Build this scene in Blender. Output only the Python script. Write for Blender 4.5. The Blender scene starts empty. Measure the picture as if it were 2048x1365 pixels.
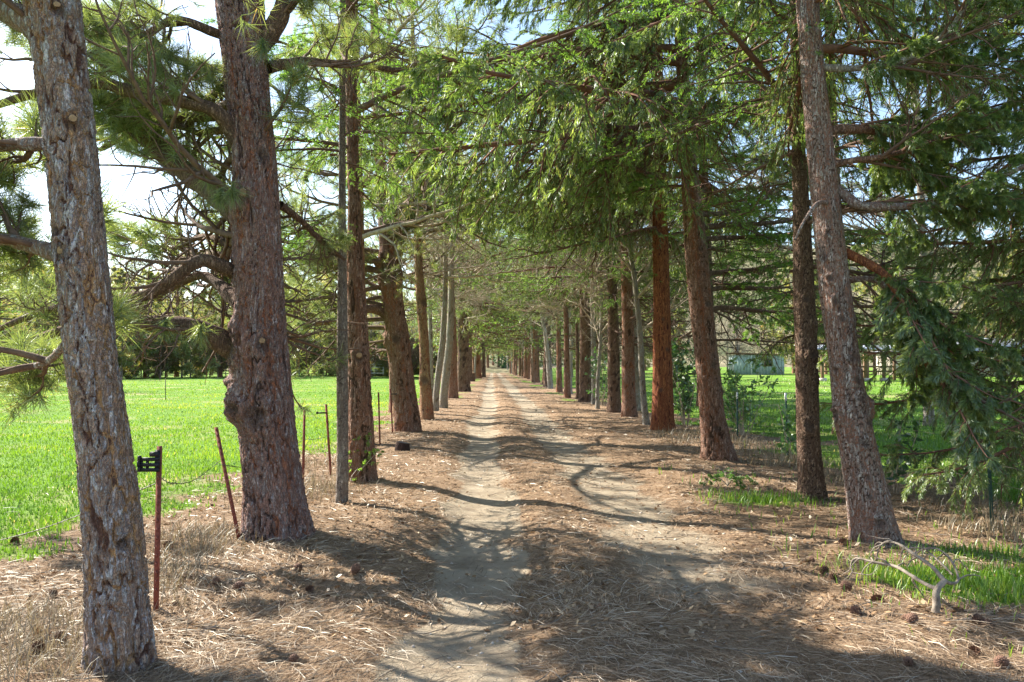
import bpy, math
import numpy as np
from mathutils import Euler, Vector

sc = bpy.context.scene
COL = sc.collection
R = math.radians
# ------------------------------------------------------------------ camera
F = 1536.0; EYE = 1.62
YAW = math.atan((1024 - 985) / F); PITCH = math.atan((735 - 682.5) / F)
cd = bpy.data.cameras.new('camera'); cd.sensor_width = 36.0; cd.lens = F * 36 / 2048
cd.clip_start = 0.05; cd.clip_end = 6000
cam = bpy.data.objects.new('camera', cd); COL.objects.link(cam)
cam.location = (0, 0, EYE); cam.rotation_euler = (math.pi / 2 + PITCH, 0, -YAW)
sc.camera = cam
CM = np.array(Euler((math.pi / 2 + PITCH, 0, -YAW)).to_matrix())
# ------------------------------------------------------------------ world, sun, exposure
SUN_EL = R(36); SUN_DIR = np.array([-0.80, 0.60, 0]); SUN_DIR = SUN_DIR / np.linalg.norm(SUN_DIR)
w = bpy.data.worlds.new('World'); sc.world = w; w.use_nodes = True
nt = w.node_tree; bg = nt.nodes['Background']
sky = nt.nodes.new('ShaderNodeTexSky'); sky.sky_type = 'NISHITA'; sky.sun_disc = False
sky.sun_elevation = SUN_EL; sky.sun_rotation = math.atan2(SUN_DIR[0], SUN_DIR[1])
sky.air_density = 1.0; sky.dust_density = 0.7; sky.ozone_density = 1.0
nt.links.new(sky.outputs[0], bg.inputs[0]); bg.inputs[1].default_value = 0.105
sl = bpy.data.lights.new('sun', 'SUN'); sl.energy = 5.0; sl.angle = R(0.4); sl.color = (1.0, 0.945, 0.86)
sun = bpy.data.objects.new('sun', sl); COL.objects.link(sun)
sv = Vector((SUN_DIR[0] * math.cos(SUN_EL), SUN_DIR[1] * math.cos(SUN_EL), math.sin(SUN_EL)))
sun.rotation_euler = sv.to_track_quat('Z', 'Y').to_euler(); sun.location = sv * 60
sc.view_settings.view_transform = 'Standard'; sc.view_settings.look = 'None'
sc.view_settings.exposure = 1.74; sc.view_settings.gamma = 1.0
sc.render.engine = 'CYCLES'
sc.cycles.max_bounces = 7; sc.cycles.diffuse_bounces = 4; sc.cycles.transmission_bounces = 4
sc.cycles.glossy_bounces = 2; sc.cycles.sample_clamp_indirect = 6.0
sc.cycles.use_denoising = True

# ------------------------------------------------------------------ numeric helpers
rng = np.random.default_rng(11)
def U(a, b, n=None): return rng.uniform(a, b, n)
def nrm(v): return v / np.maximum(np.linalg.norm(v, axis=-1, keepdims=True), 1e-9)
def sstep(a, b, x):
    t = np.clip((x - a) / (b - a), 0, 1); return t * t * (3 - 2 * t)
def hsh(i, j, s):
    n = (i.astype(np.int64) * 374761393 + j.astype(np.int64) * 668265263 + s * 974634777) & 0x7fffffff
    n = ((n ^ (n >> 13)) * 1274126177) & 0x7fffffff
    n = ((n ^ (n >> 16)) * 668265263) & 0x7fffffff
    return ((n ^ (n >> 15)) & 0xffffff) / float(0xffffff)
def vn(x, y, s=0):
    i = np.floor(x); j = np.floor(y); fx = x - i; fy = y - j
    fx = fx * fx * (3 - 2 * fx); fy = fy * fy * (3 - 2 * fy)
    a = hsh(i, j, s); b = hsh(i + 1, j, s); c = hsh(i, j + 1, s); d = hsh(i + 1, j + 1, s)
    return (a * (1 - fx) + b * fx) * (1 - fy) + (c * (1 - fx) + d * fx) * fy
def fbm(x, y, s=0, o=4):
    r = 0; a = 0.5
    for k in range(o):
        r = r + a * (vn(x, y, s + k * 17) - 0.5); x = x * 2.03 + 5.1; y = y * 2.03 + 1.7; a *= 0.5
    return r * 2
def ground_h(x, y):
    x = np.asarray(x, float); y = np.asarray(y, float)
    wob = 0.10 * np.sin(y * 0.23) + 0.035 * np.sin(y * 0.71 + 1)
    near = np.exp(-np.abs(y) / 60.0)
    h = 0.05 + 0 * x
    h = h - 0.075 * np.exp(-np.abs((x + 0.22 - wob) / 0.42) ** 3.0) - 0.05 * np.exp(-np.abs((x - 1.5 - wob * .6) / 0.6) ** 3.2)
    h = h + 0.012 * np.exp(-((x - 0.62 - wob) / 0.34) ** 2)
    road = np.exp(-((x + 0.22 - wob) / 0.34) ** 4) + 0.8 * np.exp(-((x - 1.5 - wob * .6) / 0.5) ** 4)
    duff = (1 - np.clip(road, 0, 1) * 0.85) * (1 - sstep(2.5, 5, -x)) * (1 - sstep(5, 8, x))
    h = h + duff * near * (0.045 * fbm(x * 1.1, y * 1.1, 3, 4) + 0.035 * fbm(x * 5, y * 5, 9, 2))
    h = h + 0.10 * fbm(x * 0.25, y * 0.25, 21, 2) * sstep(2.5, 6, np.abs(x - 0.8))
    rise = 0.0085 * np.maximum(0, y - 12)
    h = h + np.minimum(rise, 1.6) * (sstep(6, 22, x) + 0.55 * sstep(6, 22, -x))
    return h
def ray(u, v):
    d = CM @ np.array([(u - 1024) / F, -(v - 682.5) / F, -1.0]); return d
def at(u, v, d):
    r = ray(u, v); return np.array([0, 0, EYE]) + r * (d / r[1])
def ground(u, v):
    r = ray(u, v); h = 0.05
    for k in range(12):
        t = (h - EYE) / r[2]; p = np.array([0, 0, EYE]) + r * t; h = float(ground_h(p[0], p[1]))
    p[2] = h; return p
def pix(P):
    q = (P - np.array([0, 0, EYE])) @ CM
    return 1024 + F * q[..., 0] / -q[..., 2], 682.5 - F * q[..., 1] / -q[..., 2]

# ------------------------------------------------------------------ mesh helpers
def mesh(name, parts, mats, smooth=False):
    """parts: list of (V, Fidx, mat, attrs{name: per-vertex array})"""
    Vs, Fs, Ms, off = [], [], [], 0
    names = set()
    for p in parts:
        if len(p) > 3 and p[3]: names |= set(p[3].keys())
    A = {k: [] for k in names}
    for p in parts:
        V, Fi, m = p[0], p[1], p[2]
        if len(V) == 0: continue
        Vs.append(V); Fs.append(np.asarray(Fi, dtype=np.int64) + off); Ms.append(np.full(len(Fi), m, dtype=np.int32)); off += len(V)
        for k in names:
            A[k].append(p[3][k] if (len(p) > 3 and p[3] and k in p[3]) else np.zeros(len(V)))
    me = bpy.data.meshes.new(name)
    if not Vs: return me
    V = np.concatenate(Vs).astype(np.float32)
    me.vertices.add(len(V)); me.vertices.foreach_set('co', V.ravel())
    tot = np.concatenate([np.full(len(f), f.shape[1], dtype=np.int32) for f in Fs])
    idx = np.concatenate([f.ravel() for f in Fs]).astype(np.int32)
    st = np.concatenate([[0], np.cumsum(tot)[:-1]]).astype(np.int32)
    me.loops.add(len(idx)); me.loops.foreach_set('vertex_index', idx)
    me.polygons.add(len(tot)); me.polygons.foreach_set('loop_start', st)
    me.polygons.foreach_set('material_index', np.concatenate(Ms))
    if smooth: me.polygons.foreach_set('use_smooth', np.ones(len(tot), dtype=bool))
    for m in mats: me.materials.append(m)
    me.update(calc_edges=True)
    for k in names:
        at_ = me.attributes.new(k, 'FLOAT', 'POINT'); at_.data.foreach_set('value', np.concatenate(A[k]).astype(np.float32))
    return me
def obj(name, me, parent=None, loc=None, label=None, cat=None, group=None, kind=None):
    o = bpy.data.objects.new(name, me); COL.objects.link(o)
    if parent is not None: o.parent = parent
    if loc is not None: o.location = loc
    for k, v in (('label', label), ('category', cat), ('group', group), ('kind', kind)):
        if v: o[k] = v
    return o
def thing(name, loc, label, cat, group=None, rz=0, s=1):
    o = obj(name, None, None, tuple(loc), label, cat, group); o.rotation_euler = (0, 0, rz); o.scale = (s, s, s)
    o.empty_display_size = 0.2
    return o
def tubes(P, Rad, k=4, cap=False):
    """P (N,M,3), Rad (N,M) -> V,F quads"""
    N, M, _ = P.shape
    if N == 0: return np.zeros((0, 3)), np.zeros((0, 4), int)
    T = nrm(np.gradient(P, axis=1))
    ref = np.where(np.abs(T[:, :1, 2:3]) > 0.9, np.array([1.0, 0, 0]), np.array([0, 0, 1.0]))
    ref = np.broadcast_to(ref, T.shape)
    B = nrm(np.cross(T, ref)); C = np.cross(B, T)
    a = np.arange(k) * 2 * math.pi / k
    V = P[:, :, None, :] + Rad[:, :, None, None] * (np.cos(a)[None, None, :, None] * B[:, :, None, :] + np.sin(a)[None, None, :, None] * C[:, :, None, :])
    i = np.arange(M - 1)[:, None]; j = np.arange(k)[None, :]
    f = np.stack([i * k + j, i * k + (j + 1) % k, (i + 1) * k + (j + 1) % k, (i + 1) * k + j], -1).reshape(-1, 4)
    Fq = (f[None] + (np.arange(N) * M * k)[:, None, None]).reshape(-1, 4)
    return V.reshape(-1, 3), Fq
def box(c, s, rz=0.0, bev=0.0):
    c = np.array(c, float); s = np.array(s, float) / 2
    b = np.array([[x, y, z] for x in (-1, 1) for y in (-1, 1) for z in (-1, 1)]) * s
    ca, sa = math.cos(rz), math.sin(rz)
    b = np.stack([b[:, 0] * ca - b[:, 1] * sa, b[:, 0] * sa + b[:, 1] * ca, b[:, 2]], -1) + c
    f = [[0, 1, 3, 2], [4, 6, 7, 5], [0, 4, 5, 1], [2, 3, 7, 6], [0, 2, 6, 4], [1, 5, 7, 3]]
    return b, np.array(f)
def poly_interp(P, t):
    """P (N,M,3), t (N,n) in 0..1 -> points and tangents (N,n,3)"""
    N, M, _ = P.shape
    x = np.clip(t, 0, 0.9999) * (M - 1); i = np.floor(x).astype(int); f = (x - i)[..., None]
    r = np.arange(N)[:, None]
    a = P[r, i]; b = P[r, i + 1]
    return a * (1 - f) + b * f, nrm(b - a)
def smooth_poly(pts, n):
    pts = np.array(pts, float); m = len(pts)
    t = np.linspace(0, m - 1, n); out = []
    for x in t:
        i = min(int(x), m - 2); f = x - i
        p0 = pts[max(i - 1, 0)]; p1 = pts[i]; p2 = pts[i + 1]; p3 = pts[min(i + 2, m - 1)]
        out.append(0.5 * (2 * p1 + (p2 - p0) * f + (2 * p0 - 5 * p1 + 4 * p2 - p3) * f * f + (3 * p1 - p0 - 3 * p2 + p3) * f ** 3))
    return np.array(out)

# ------------------------------------------------------------------ materials
def new_mat(name):
    m = bpy.data.materials.new(name); m.use_nodes = True
    n = m.node_tree.nodes; n.clear()
    out = n.new('ShaderNodeOutputMaterial'); return m, m.node_tree, out
def N(nt, t, **kw):
    n = nt.nodes.new(t)
    for k, v in kw.items():
        if k.startswith('i_'):
            key = k[2:]; key = int(key) if key.isdigit() else key.replace('_', ' ')
            n.inputs[key].default_value = v
        else: setattr(n, k, v)
    return n
def rgb(c): return (c[0], c[1], c[2], 1)
def ramp(nt, stops, src, interp='LINEAR'):
    r = nt.nodes.new('ShaderNodeValToRGB'); r.color_ramp.interpolation = interp
    e = r.color_ramp.elements
    while len(e) < len(stops): e.new(0.5)
    for x, (p, c) in zip(e, stops): x.position = p; x.color = rgb(c) if not np.isscalar(c) else (c, c, c, 1)
    nt.links.new(src, r.inputs[0]); return r.outputs[0]
def mixc(nt, fac, a, b, mode='MIX'):
    m = nt.nodes.new('ShaderNodeMix'); m.data_type = 'RGBA'; m.blend_type = mode
    for s, v in ((0, fac), (6, a), (7, b)):
        if hasattr(v, 'is_output') or hasattr(v, 'node'): nt.links.new(v, m.inputs[s])
        else: m.inputs[s].default_value = v if s == 0 else rgb(v)
    return m.outputs[2]
def noise(nt, scale, detail=3, rough=0.55, vec=None, dist=0.0):
    n = nt.nodes.new('ShaderNodeTexNoise'); n.inputs['Scale'].default_value = scale; n.inputs['Detail'].default_value = detail
    n.inputs['Roughness'].default_value = rough; n.inputs['Distortion'].default_value = dist
    if vec is not None: nt.links.new(vec, n.inputs['Vector'])
    return n.outputs['Fac']
def coords(nt, scale=(1, 1, 1)):
    t = nt.nodes.new('ShaderNodeTexCoord'); m = nt.nodes.new('ShaderNodeMapping'); m.inputs['Scale'].default_value = scale
    nt.links.new(t.outputs['Object'], m.inputs['Vector']); return m.outputs[0]
def attr(nt, name):
    a = nt.nodes.new('ShaderNodeAttribute'); a.attribute_name = name; return a.outputs['Fac']
def math_n(nt, op, a, b=0.5):
    m = nt.nodes.new('ShaderNodeMath'); m.operation = op
    for i, v in enumerate((a, b)):
        if hasattr(v, 'node'): nt.links.new(v, m.inputs[i])
        else: m.inputs[i].default_value = v
    return m.outputs[0]
def finish(nt, out, col, rough=0.85, bump=None, bdist=0.01, bstr=0.6, spec=0.2):
    b = nt.nodes.new('ShaderNodeBsdfPrincipled'); b.inputs['Roughness'].default_value = rough
    b.inputs['Specular IOR Level'].default_value = spec
    if hasattr(col, 'node'): nt.links.new(col, b.inputs['Base Color'])
    else: b.inputs['Base Color'].default_value = rgb(col)
    if bump is not None:
        bp = nt.nodes.new('ShaderNodeBump'); bp.inputs['Strength'].default_value = bstr; bp.inputs['Distance'].default_value = bdist
        nt.links.new(bump, bp.inputs['Height']); nt.links.new(bp.outputs[0], b.inputs['Normal'])
    nt.links.new(b.outputs[0], out.inputs[0]); return b

def bark_mat(name, plate, plate2, furrow, deep, lichen=(0.40, 0.40, 0.36), lich=0.35, knot=(0.12, 0.085, 0.07), k=1.95):
    plate, plate2, furrow, deep = [tuple(min(.62, x * k) for x in q) for q in (plate, plate2, furrow, deep)]
    m, nt, out = new_mat(name); v = coords(nt); pl = attr(nt, 'plate'); tn = attr(nt, 'tone'); wm = attr(nt, 'warm')
    n1 = noise(nt, 4, 5, 0.65, v); n2 = noise(nt, 75, 5, 0.7, v); n3 = noise(nt, 24, 4, 0.6, v)
    c = mixc(nt, ramp(nt, [(0.25, 0), (0.75, 1)], math_n(nt, 'ADD', math_n(nt, 'MULTIPLY', tn, .6), math_n(nt, 'MULTIPLY', n3, .5))), plate, plate2)
    c = mixc(nt, math_n(nt, 'MULTIPLY', ramp(nt, [(0.50, 0), (0.66, 1)], n1), lich), c, lichen)
    c = mixc(nt, math_n(nt, 'MULTIPLY', ramp(nt, [(0.62, 0), (0.85, 1)], wm), .35), c, furrow)
    c = mixc(nt, ramp(nt, [(0.30, .75), (0.55, 0)], n2), c, tuple(x * 0.45 for x in plate), 'MIX')
    c = mixc(nt, ramp(nt, [(0.54, 0), (0.70, .7)], n2), c, tuple(min(1, x * 1.5) for x in plate), 'MIX')
    nf = noise(nt, 1.0, 4, 0.6, coords(nt, (26, 26, 5.5)), 0.8); nf2 = noise(nt, 1.0, 3, 0.6, coords(nt, (60, 60, 17)), 0.6)
    fis = ramp(nt, [(0.40, 0), (0.475, 1), (0.53, 1), (0.60, 0)], nf); fis2 = ramp(nt, [(0.44, 0), (0.49, 1), (0.51, 1), (0.56, 0)], nf2)
    c = mixc(nt, math_n(nt, 'MULTIPLY', fis, .72), c, tuple(.5 * (x + y) for x, y in zip(furrow, deep)))
    c = mixc(nt, math_n(nt, 'MULTIPLY', fis2, .5), c, deep)
    h = math_n(nt, 'ADD', pl, math_n(nt, 'MULTIPLY', math_n(nt, 'SUBTRACT', n2, 0.5), 0.6))
    fz = mixc(nt, ramp(nt, [(0.35, 0), (0.7, 1)], wm), deep, furrow)
    fz = mixc(nt, ramp(nt, [(0.0, 1), (0.22, 0)], h), fz, deep)
    c = mixc(nt, ramp(nt, [(0.30, 0), (0.70, 1)], h), fz, c)
    c = mixc(nt, attr(nt, 'knot'), c, knot)
    finish(nt, out, c, 0.92, math_n(nt, 'SUBTRACT', math_n(nt, 'SUBTRACT', math_n(nt, 'ADD', n2, n3), math_n(nt, 'MULTIPLY', fis, 1.2)), math_n(nt, 'MULTIPLY', fis2, .5)), 0.016, 1.0, 0.12); return m
BK = {
 'pine':  bark_mat('bark_pine', (0.25, 0.228, 0.245), (0.32, 0.255, 0.235), (0.36, 0.15, 0.07), (0.075, 0.04, 0.03), k=2.35),
 'pine2': bark_mat('bark_pine_dark', (0.175, 0.152, 0.155), (0.22, 0.155, 0.13), (0.22, 0.09, 0.05), (0.055, 0.035, 0.03), k=2.4),
 'flaky': bark_mat('bark_flaky', (0.35, 0.295, 0.26), (0.27, 0.20, 0.17), (0.22, 0.105, 0.065), (0.065, 0.04, 0.03), lich=0.3),
 'dark':  bark_mat('bark_dark', (0.25, 0.17, 0.11), (0.16, 0.10, 0.07), (0.09, 0.05, 0.03), (0.04, 0.025, 0.02), lich=0.25),
 'brown': bark_mat('bark_brown', (0.27, 0.19, 0.15), (0.25, 0.14, 0.09), (0.20, 0.08, 0.04), (0.05, 0.03, 0.02), lich=0.25),
 'red':   bark_mat('bark_red', (0.40, 0.14, 0.055), (0.30, 0.10, 0.04), (0.16, 0.05, 0.025), (0.06, 0.02, 0.015), lich=0.05),
 'orange': bark_mat('bark_orange', (0.42, 0.25, 0.15), (0.42, 0.20, 0.10), (0.25, 0.10, 0.05), (0.08, 0.04, 0.03), lich=0.15),
 'pale':  bark_mat('bark_pale', (0.42, 0.38, 0.31), (0.32, 0.28, 0.21), (0.22, 0.18, 0.13), (0.10, 0.08, 0.06), lich=0.5),
 'sapling': bark_mat('bark_sapling', (0.30, 0.26, 0.21), (0.20, 0.16, 0.12), (0.15, 0.11, 0.08), (0.08, 0.06, 0.05), lich=0.7),
}
def wood_mat(name, a, b):
    m, nt, out = new_mat(name); v = coords(nt); n = noise(nt, 14, 4, 0.65, v)
    c = ramp(nt, [(0.3, b), (0.62, a)], n); finish(nt, out, c, 0.9, noise(nt, 70, 3, 0.6, v), 0.008, 0.6, 0.15); return m
WD = {'pine': wood_mat('wood_pine', (0.19, 0.125, 0.085), (0.085, 0.055, 0.042)),
      'fir': wood_mat('wood_fir', (0.17, 0.11, 0.08), (0.09, 0.055, 0.04)),
      'cedar': wood_mat('wood_cedar', (0.22, 0.11, 0.07), (0.10, 0.06, 0.045)),
      'bare': wood_mat('wood_bare', (0.48, 0.40, 0.30), (0.28, 0.22, 0.16)),
      'grey': wood_mat('wood_grey', (0.30, 0.25, 0.195), (0.11, 0.085, 0.065))}
def leaf_mat(name, stops, trans, tamt=0.5, gloss=0.06):
    m, nt, out = new_mat(name); t = attr(nt, 'tint')
    oi = nt.nodes.new('ShaderNodeObjectInfo')
    c = ramp(nt, stops, t)
    d = N(nt, 'ShaderNodeBsdfDiffuse'); nt.links.new(c, d.inputs[0])
    tr = N(nt, 'ShaderNodeBsdfTranslucent')
    tc = mixc(nt, 1.0, c, trans, 'MULTIPLY'); nt.links.new(tc, tr.inputs[0])
    mx = N(nt, 'ShaderNodeMixShader'); mx.inputs[0].default_value = tamt
    nt.links.new(d.outputs[0], mx.inputs[1]); nt.links.new(tr.outputs[0], mx.inputs[2])
    g = N(nt, 'ShaderNodeBsdfGlossy'); g.inputs['Roughness'].default_value = 0.45; g.inputs['Color'].default_value = (0.9, 0.95, 0.9, 1)
    m2 = N(nt, 'ShaderNodeMixShader'); m2.inputs[0].default_value = gloss
    nt.links.new(mx.outputs[0], m2.inputs[1]); nt.links.new(g.outputs[0], m2.inputs[2])
    nt.links.new(m2.outputs[0], out.inputs[0]); return m
LF = {'pine': leaf_mat('needles_pine', [(0, (0.085, 0.125, 0.045)), (0.5, (0.18, 0.23, 0.08)), (0.93, (0.31, 0.34, 0.15)), (1, (0.42, 0.27, 0.12))], (1.7, 1.65, 0.8), 0.58, 0.10),
      'fir': leaf_mat('needles_fir', [(0, (0.050, 0.115, 0.030)), (0.5, (0.11, 0.20, 0.045)), (1, (0.23, 0.34, 0.07))], (1.9, 2.0, 0.8), 0.58, 0.06),
      'cedar': leaf_mat('sprays_cedar', [(0, (0.050, 0.095, 0.032)), (0.5, (0.125, 0.185, 0.06)), (1, (0.29, 0.33, 0.12))], (1.9, 1.9, 0.85), 0.55, 0.07),
      'grass': leaf_mat('grass_blades', [(0, (0.08, 0.17, 0.02)), (0.5, (0.17, 0.29, 0.03)), (0.85, (0.32, 0.39, 0.07)), (1, (0.55, 0.46, 0.22))], (1.5, 1.45, 0.7), 0.4, 0.04),
      'dry': leaf_mat('grass_dry', [(0, (0.22, 0.17, 0.11)), (0.6, (0.36, 0.28, 0.18)), (1, (0.48, 0.40, 0.28))], (1.1, 1.1, 0.9), 0.25, 0.04),
      'litter': leaf_mat('needle_litter', [(0, (0.08, 0.050, 0.030)), (0.35, (0.24, 0.155, 0.092)), (0.75, (0.43, 0.31, 0.20)), (1, (0.58, 0.48, 0.36))], (1, 1, 1), 0.12, 0.05),
      'leaf': leaf_mat('dry_leaves', [(0, (0.14, 0.07, 0.035)), (0.5, (0.29, 0.17, 0.085)), (1, (0.44, 0.31, 0.18))], (1, 1, 1), 0.15, 0.04),
      'shrub': leaf_mat('shrub_leaves', [(0, (0.035, 0.09, 0.03)), (0.6, (0.08, 0.18, 0.04)), (1, (0.18, 0.30, 0.06))], (1.6, 1.7, 0.8), 0.4, 0.10)}
def plain(name, col, rough=0.6, var=0.3, scale=12, metal=0.0, spec=0.3):
    m, nt, out = new_mat(name); v = coords(nt); n = noise(nt, scale, 4, 0.6, v)
    c = ramp(nt, [(0.3, tuple(x * (1 - var) for x in col)), (0.7, tuple(min(1, x * (1 + var * 0.6)) for x in col))], n)
    b = finish(nt, out, c, rough, noise(nt, scale * 6, 3, 0.6, v), 0.004, 0.4, spec); b.inputs['Metallic'].default_value = metal; return m
M_RUST = plain('rusty_steel', (0.22, 0.065, 0.045), 0.8, 0.45, 30)
M_BLACK = plain('black_plastic', (0.018, 0.019, 0.022), 0.5, 0.3, 20)
M_GPOST = plain('green_steel', (0.035, 0.075, 0.055), 0.6, 0.35, 25)
M_WHITE = plain('white_paint', (0.75, 0.75, 0.72), 0.6, 0.15, 10)
M_WIRE = plain('old_wire', (0.10, 0.085, 0.075), 0.6, 0.3, 20, 0.4)
M_CUT = plain('cut_wood', (0.33, 0.21, 0.11), 0.8, 0.3, 25)
M_CONE = plain('cone_scales', (0.18, 0.095, 0.06), 0.8, 0.45, 40)
M_SHED = plain('pale_green_siding', (0.36, 0.43, 0.38), 0.7, 0.2, 3)
M_ROOF = plain('grey_metal_roof', (0.36, 0.38, 0.42), 0.55, 0.25, 4)
M_BROWN = plain('brown_timber', (0.22, 0.13, 0.08), 0.8, 0.3, 8)
M_TAN = plain('tan_block', (0.55, 0.47, 0.38), 0.8, 0.15, 6)
M_GLASS = plain('dark_window', (0.03, 0.03, 0.035), 0.2, 0.2, 3, 0, 0.6)

# ------------------------------------------------------------------ ground sheet
def axis(segs):
    a = [segs[0][0]]
    for (lo, hi, st0, st1) in segs:
        x = lo
        while x < hi - 1e-6:
            f = (x - lo) / (hi - lo); x = min(hi, x + st0 * (st1 / st0) ** f); a.append(x)
    return np.array(a)
gx = np.concatenate([-axis([(4, 12, 0.12, 0.6), (12, 60, 0.7, 6), (60, 900, 8, 120)])[::-1], axis([(-4, 6.5, 0.07, 0.07)])[1:-1], axis([(6.5, 14, 0.1, 0.6), (14, 60, 0.7, 6), (60, 900, 8, 120)])])
gy = np.concatenate([-axis([(0, 4, 0.4, 0.8), (4, 60, 1.5, 12)])[::-1][:-1], axis([(0, 2, 0.2, 0.06), (2, 9, 0.055, 0.1), (9, 30, 0.12, 0.5), (30, 120, 0.5, 4), (120, 1600, 4, 160)])])
GX, GY = np.meshgrid(gx, gy); GH = ground_h(GX, GY)
V = np.stack([GX, GY, GH], -1).reshape(-1, 3)
nx, ny = len(gx), len(gy); i = np.arange(ny - 1)[:, None] * nx + np.arange(nx - 1)[None]
Fq = np.stack([i, i + 1, i + 1 + nx, i + nx], -1).reshape(-1, 4)
xx, yy = V[:, 0], V[:, 1]
wob = 0.10 * np.sin(yy * 0.33) + 0.06 * np.sin(yy * 0.9 + 1)
def rut_mask(x, y):
    wob = 0.10 * np.sin(y * 0.23) + 0.035 * np.sin(y * 0.71 + 1)
    n = 0.22 * fbm(x * 1.4, y * 1.4, 31, 3)
    a = 1 - sstep(0.22, 0.50, np.abs(x + 0.22 - wob) + n * 1.4)
    b = (1 - sstep(0.25, 0.75, np.abs(x - 1.45 - wob * .6) + n * 1.4)) * 0.72 * sstep(2.5, 7, y + 2 * fbm(x, y, 5, 2))
    return np.maximum(a, b)
def grass_mask(x, y):
    n = fbm(x * 0.55, y * 0.55, 41, 4)
    g = sstep(-0.4, 0.9, (-x - 4.1 + 0.03 * np.minimum(y, 40)) * 0.8 + n * 2.2)          # field on the left
    g2 = sstep(-0.3, 1.0, (x - 5.4) * 0.8 + n * 2.4)
    verge = 0.0 * x
    for (px, py, rx, ry) in ((3.45, 5.35, 0.40, 0.30), (3.9, 5.5, 0.5, 0.45), (4.1, 6.45, .6, .28), (3.2, 5.75, .35, .3), (3.1, 9, .6, .3)):
        verge = np.maximum(verge, np.exp(-((x - px) / rx) ** 2 - ((y - py) / ry) ** 2) * (1.0 + n * 1.6))
    far = sstep(26, 45, y) * np.maximum(np.exp(-((x + 2.0) / 0.7) ** 2), np.exp(-((x - 3.7) / 0.7) ** 2)) * sstep(-0.2, 0.5, n)
    return np.clip(np.maximum(np.maximum(np.maximum(g, g2), verge), far), 0, 1)
gm, gnt, gout = new_mat('ground_soil')
gv = coords(gnt)
a_rut, a_gr = attr(gnt, 'rut'), attr(gnt, 'grass')
nA = noise(gnt, 3.0, 6, 0.65, gv); nB = noise(gnt, 38, 5, 0.7, gv, 1.2); nC = noise(gnt, 160, 3, 0.6, gv); nD = noise(gnt, 0.35, 4, 0.6, gv)
nE = noise(gnt, 9.0, 5, 0.7, coords(gnt, (1.0, 3.0, 1.0)), 2.0)
soil = ramp(gnt, [(0.32, (0.24, 0.185, 0.125)), (0.5, (0.36, 0.29, 0.20)), (0.72, (0.46, 0.38, 0.27))], nA)
soil = mixc(gnt, ramp(gnt, [(0.35, 0.35), (0.55, 0)], nC), soil, (0.20, 0.16, 0.12))
duff = ramp(gnt, [(0.30, (0.11, 0.065, 0.035)), (0.45, (0.26, 0.17, 0.10)), (0.6, (0.41, 0.295, 0.185)), (0.78, (0.52, 0.41, 0.28))], nB)
duff = mixc(gnt, ramp(gnt, [(0.35, 0.55), (0.6, 0)], nE), duff, (0.17, 0.10, 0.06))
gcol = ramp(gnt, [(0.3, (0.07, 0.15, 0.015)), (0.5, (0.13, 0.25, 0.025)), (0.72, (0.22, 0.32, 0.05)), (0.85, (0.40, 0.36, 0.16))], nB)
gcol = mixc(gnt, ramp(gnt, [(0.52, 0), (0.66, 0.75)], nD), gcol, (0.34, 0.31, 0.13))
f1 = ramp(gnt, [(0.4, 0), (0.62, 1)], math_n(gnt, 'ADD', a_rut, math_n(gnt, 'MULTIPLY', math_n(gnt, 'SUBTRACT', nB, 0.5), 0.9)))
f2 = ramp(gnt, [(0.4, 0), (0.6, 1)], math_n(gnt, 'ADD', a_gr, math_n(gnt, 'MULTIPLY', math_n(gnt, 'SUBTRACT', nB, 0.5), 1.1)))
cc = mixc(gnt, f1, duff, soil); cc = mixc(gnt, f2, cc, gcol)
finish(gnt, gout, cc, 0.95, math_n(gnt, 'ADD', nB, math_n(gnt, 'MULTIPLY', nC, 0.4)), 0.05, 0.7, 0.1)
obj('ground', mesh('ground', [(V, Fq, 0, {'rut': rut_mask(xx, yy) * (yy < 230) * (yy > -60), 'grass': grass_mask(xx, yy)})], [gm], True), kind='structure')

# hills closing the valley on both sides
hm, hnt, hout = new_mat('hill_scrub')
hv = coords(hnt); h1 = noise(hnt, 0.05, 6, 0.65, hv); h2 = noise(hnt, 0.4, 4, 0.7, hv)
hc = ramp(hnt, [(0.35, (0.09, 0.12, 0.05)), (0.5, (0.24, 0.20, 0.12)), (0.68, (0.36, 0.30, 0.20))], h1)
hc = mixc(hnt, ramp(hnt, [(0.4, 0.7), (0.6, 0)], h2), hc, (0.08, 0.09, 0.05)); finish(hnt, hout, hc, 1.0, h2, 1.0, 0.8, 0.05)
def hill_z(side, x, y):
    r = np.hypot(x, y); e = sstep(190, 420, r)
    az = np.arctan2(x, y) * side
    return 1.0 + e * (34 + 26 * fbm(x * 0.008, y * 0.008, 77 + side, 3)) * sstep(-0.05, 0.25, az + 0.06) * (1.3 if side > 0 else 1.0) - 1.5 * (1 - e)
for side in (-1, 1):
    az = np.linspace(-0.10, 1.9, 90) * side; rr = np.linspace(185, 620, 50)
    A_, R_ = np.meshgrid(az, rr); X_ = R_ * np.sin(A_); Y_ = R_ * np.cos(A_)
    Vh = np.stack([X_, Y_, hill_z(side, X_, Y_)], -1).reshape(-1, 3)
    ih = np.arange(49)[:, None] * 90 + np.arange(89)[None]
    Fh = np.stack([ih, ih + 1, ih + 91, ih + 90], -1).reshape(-1, 4)
    if side < 0: Fh = Fh[:, ::-1]
    obj('hill', mesh('hill', [(Vh, Fh, 0)], [hm], True), kind='structure')

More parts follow.
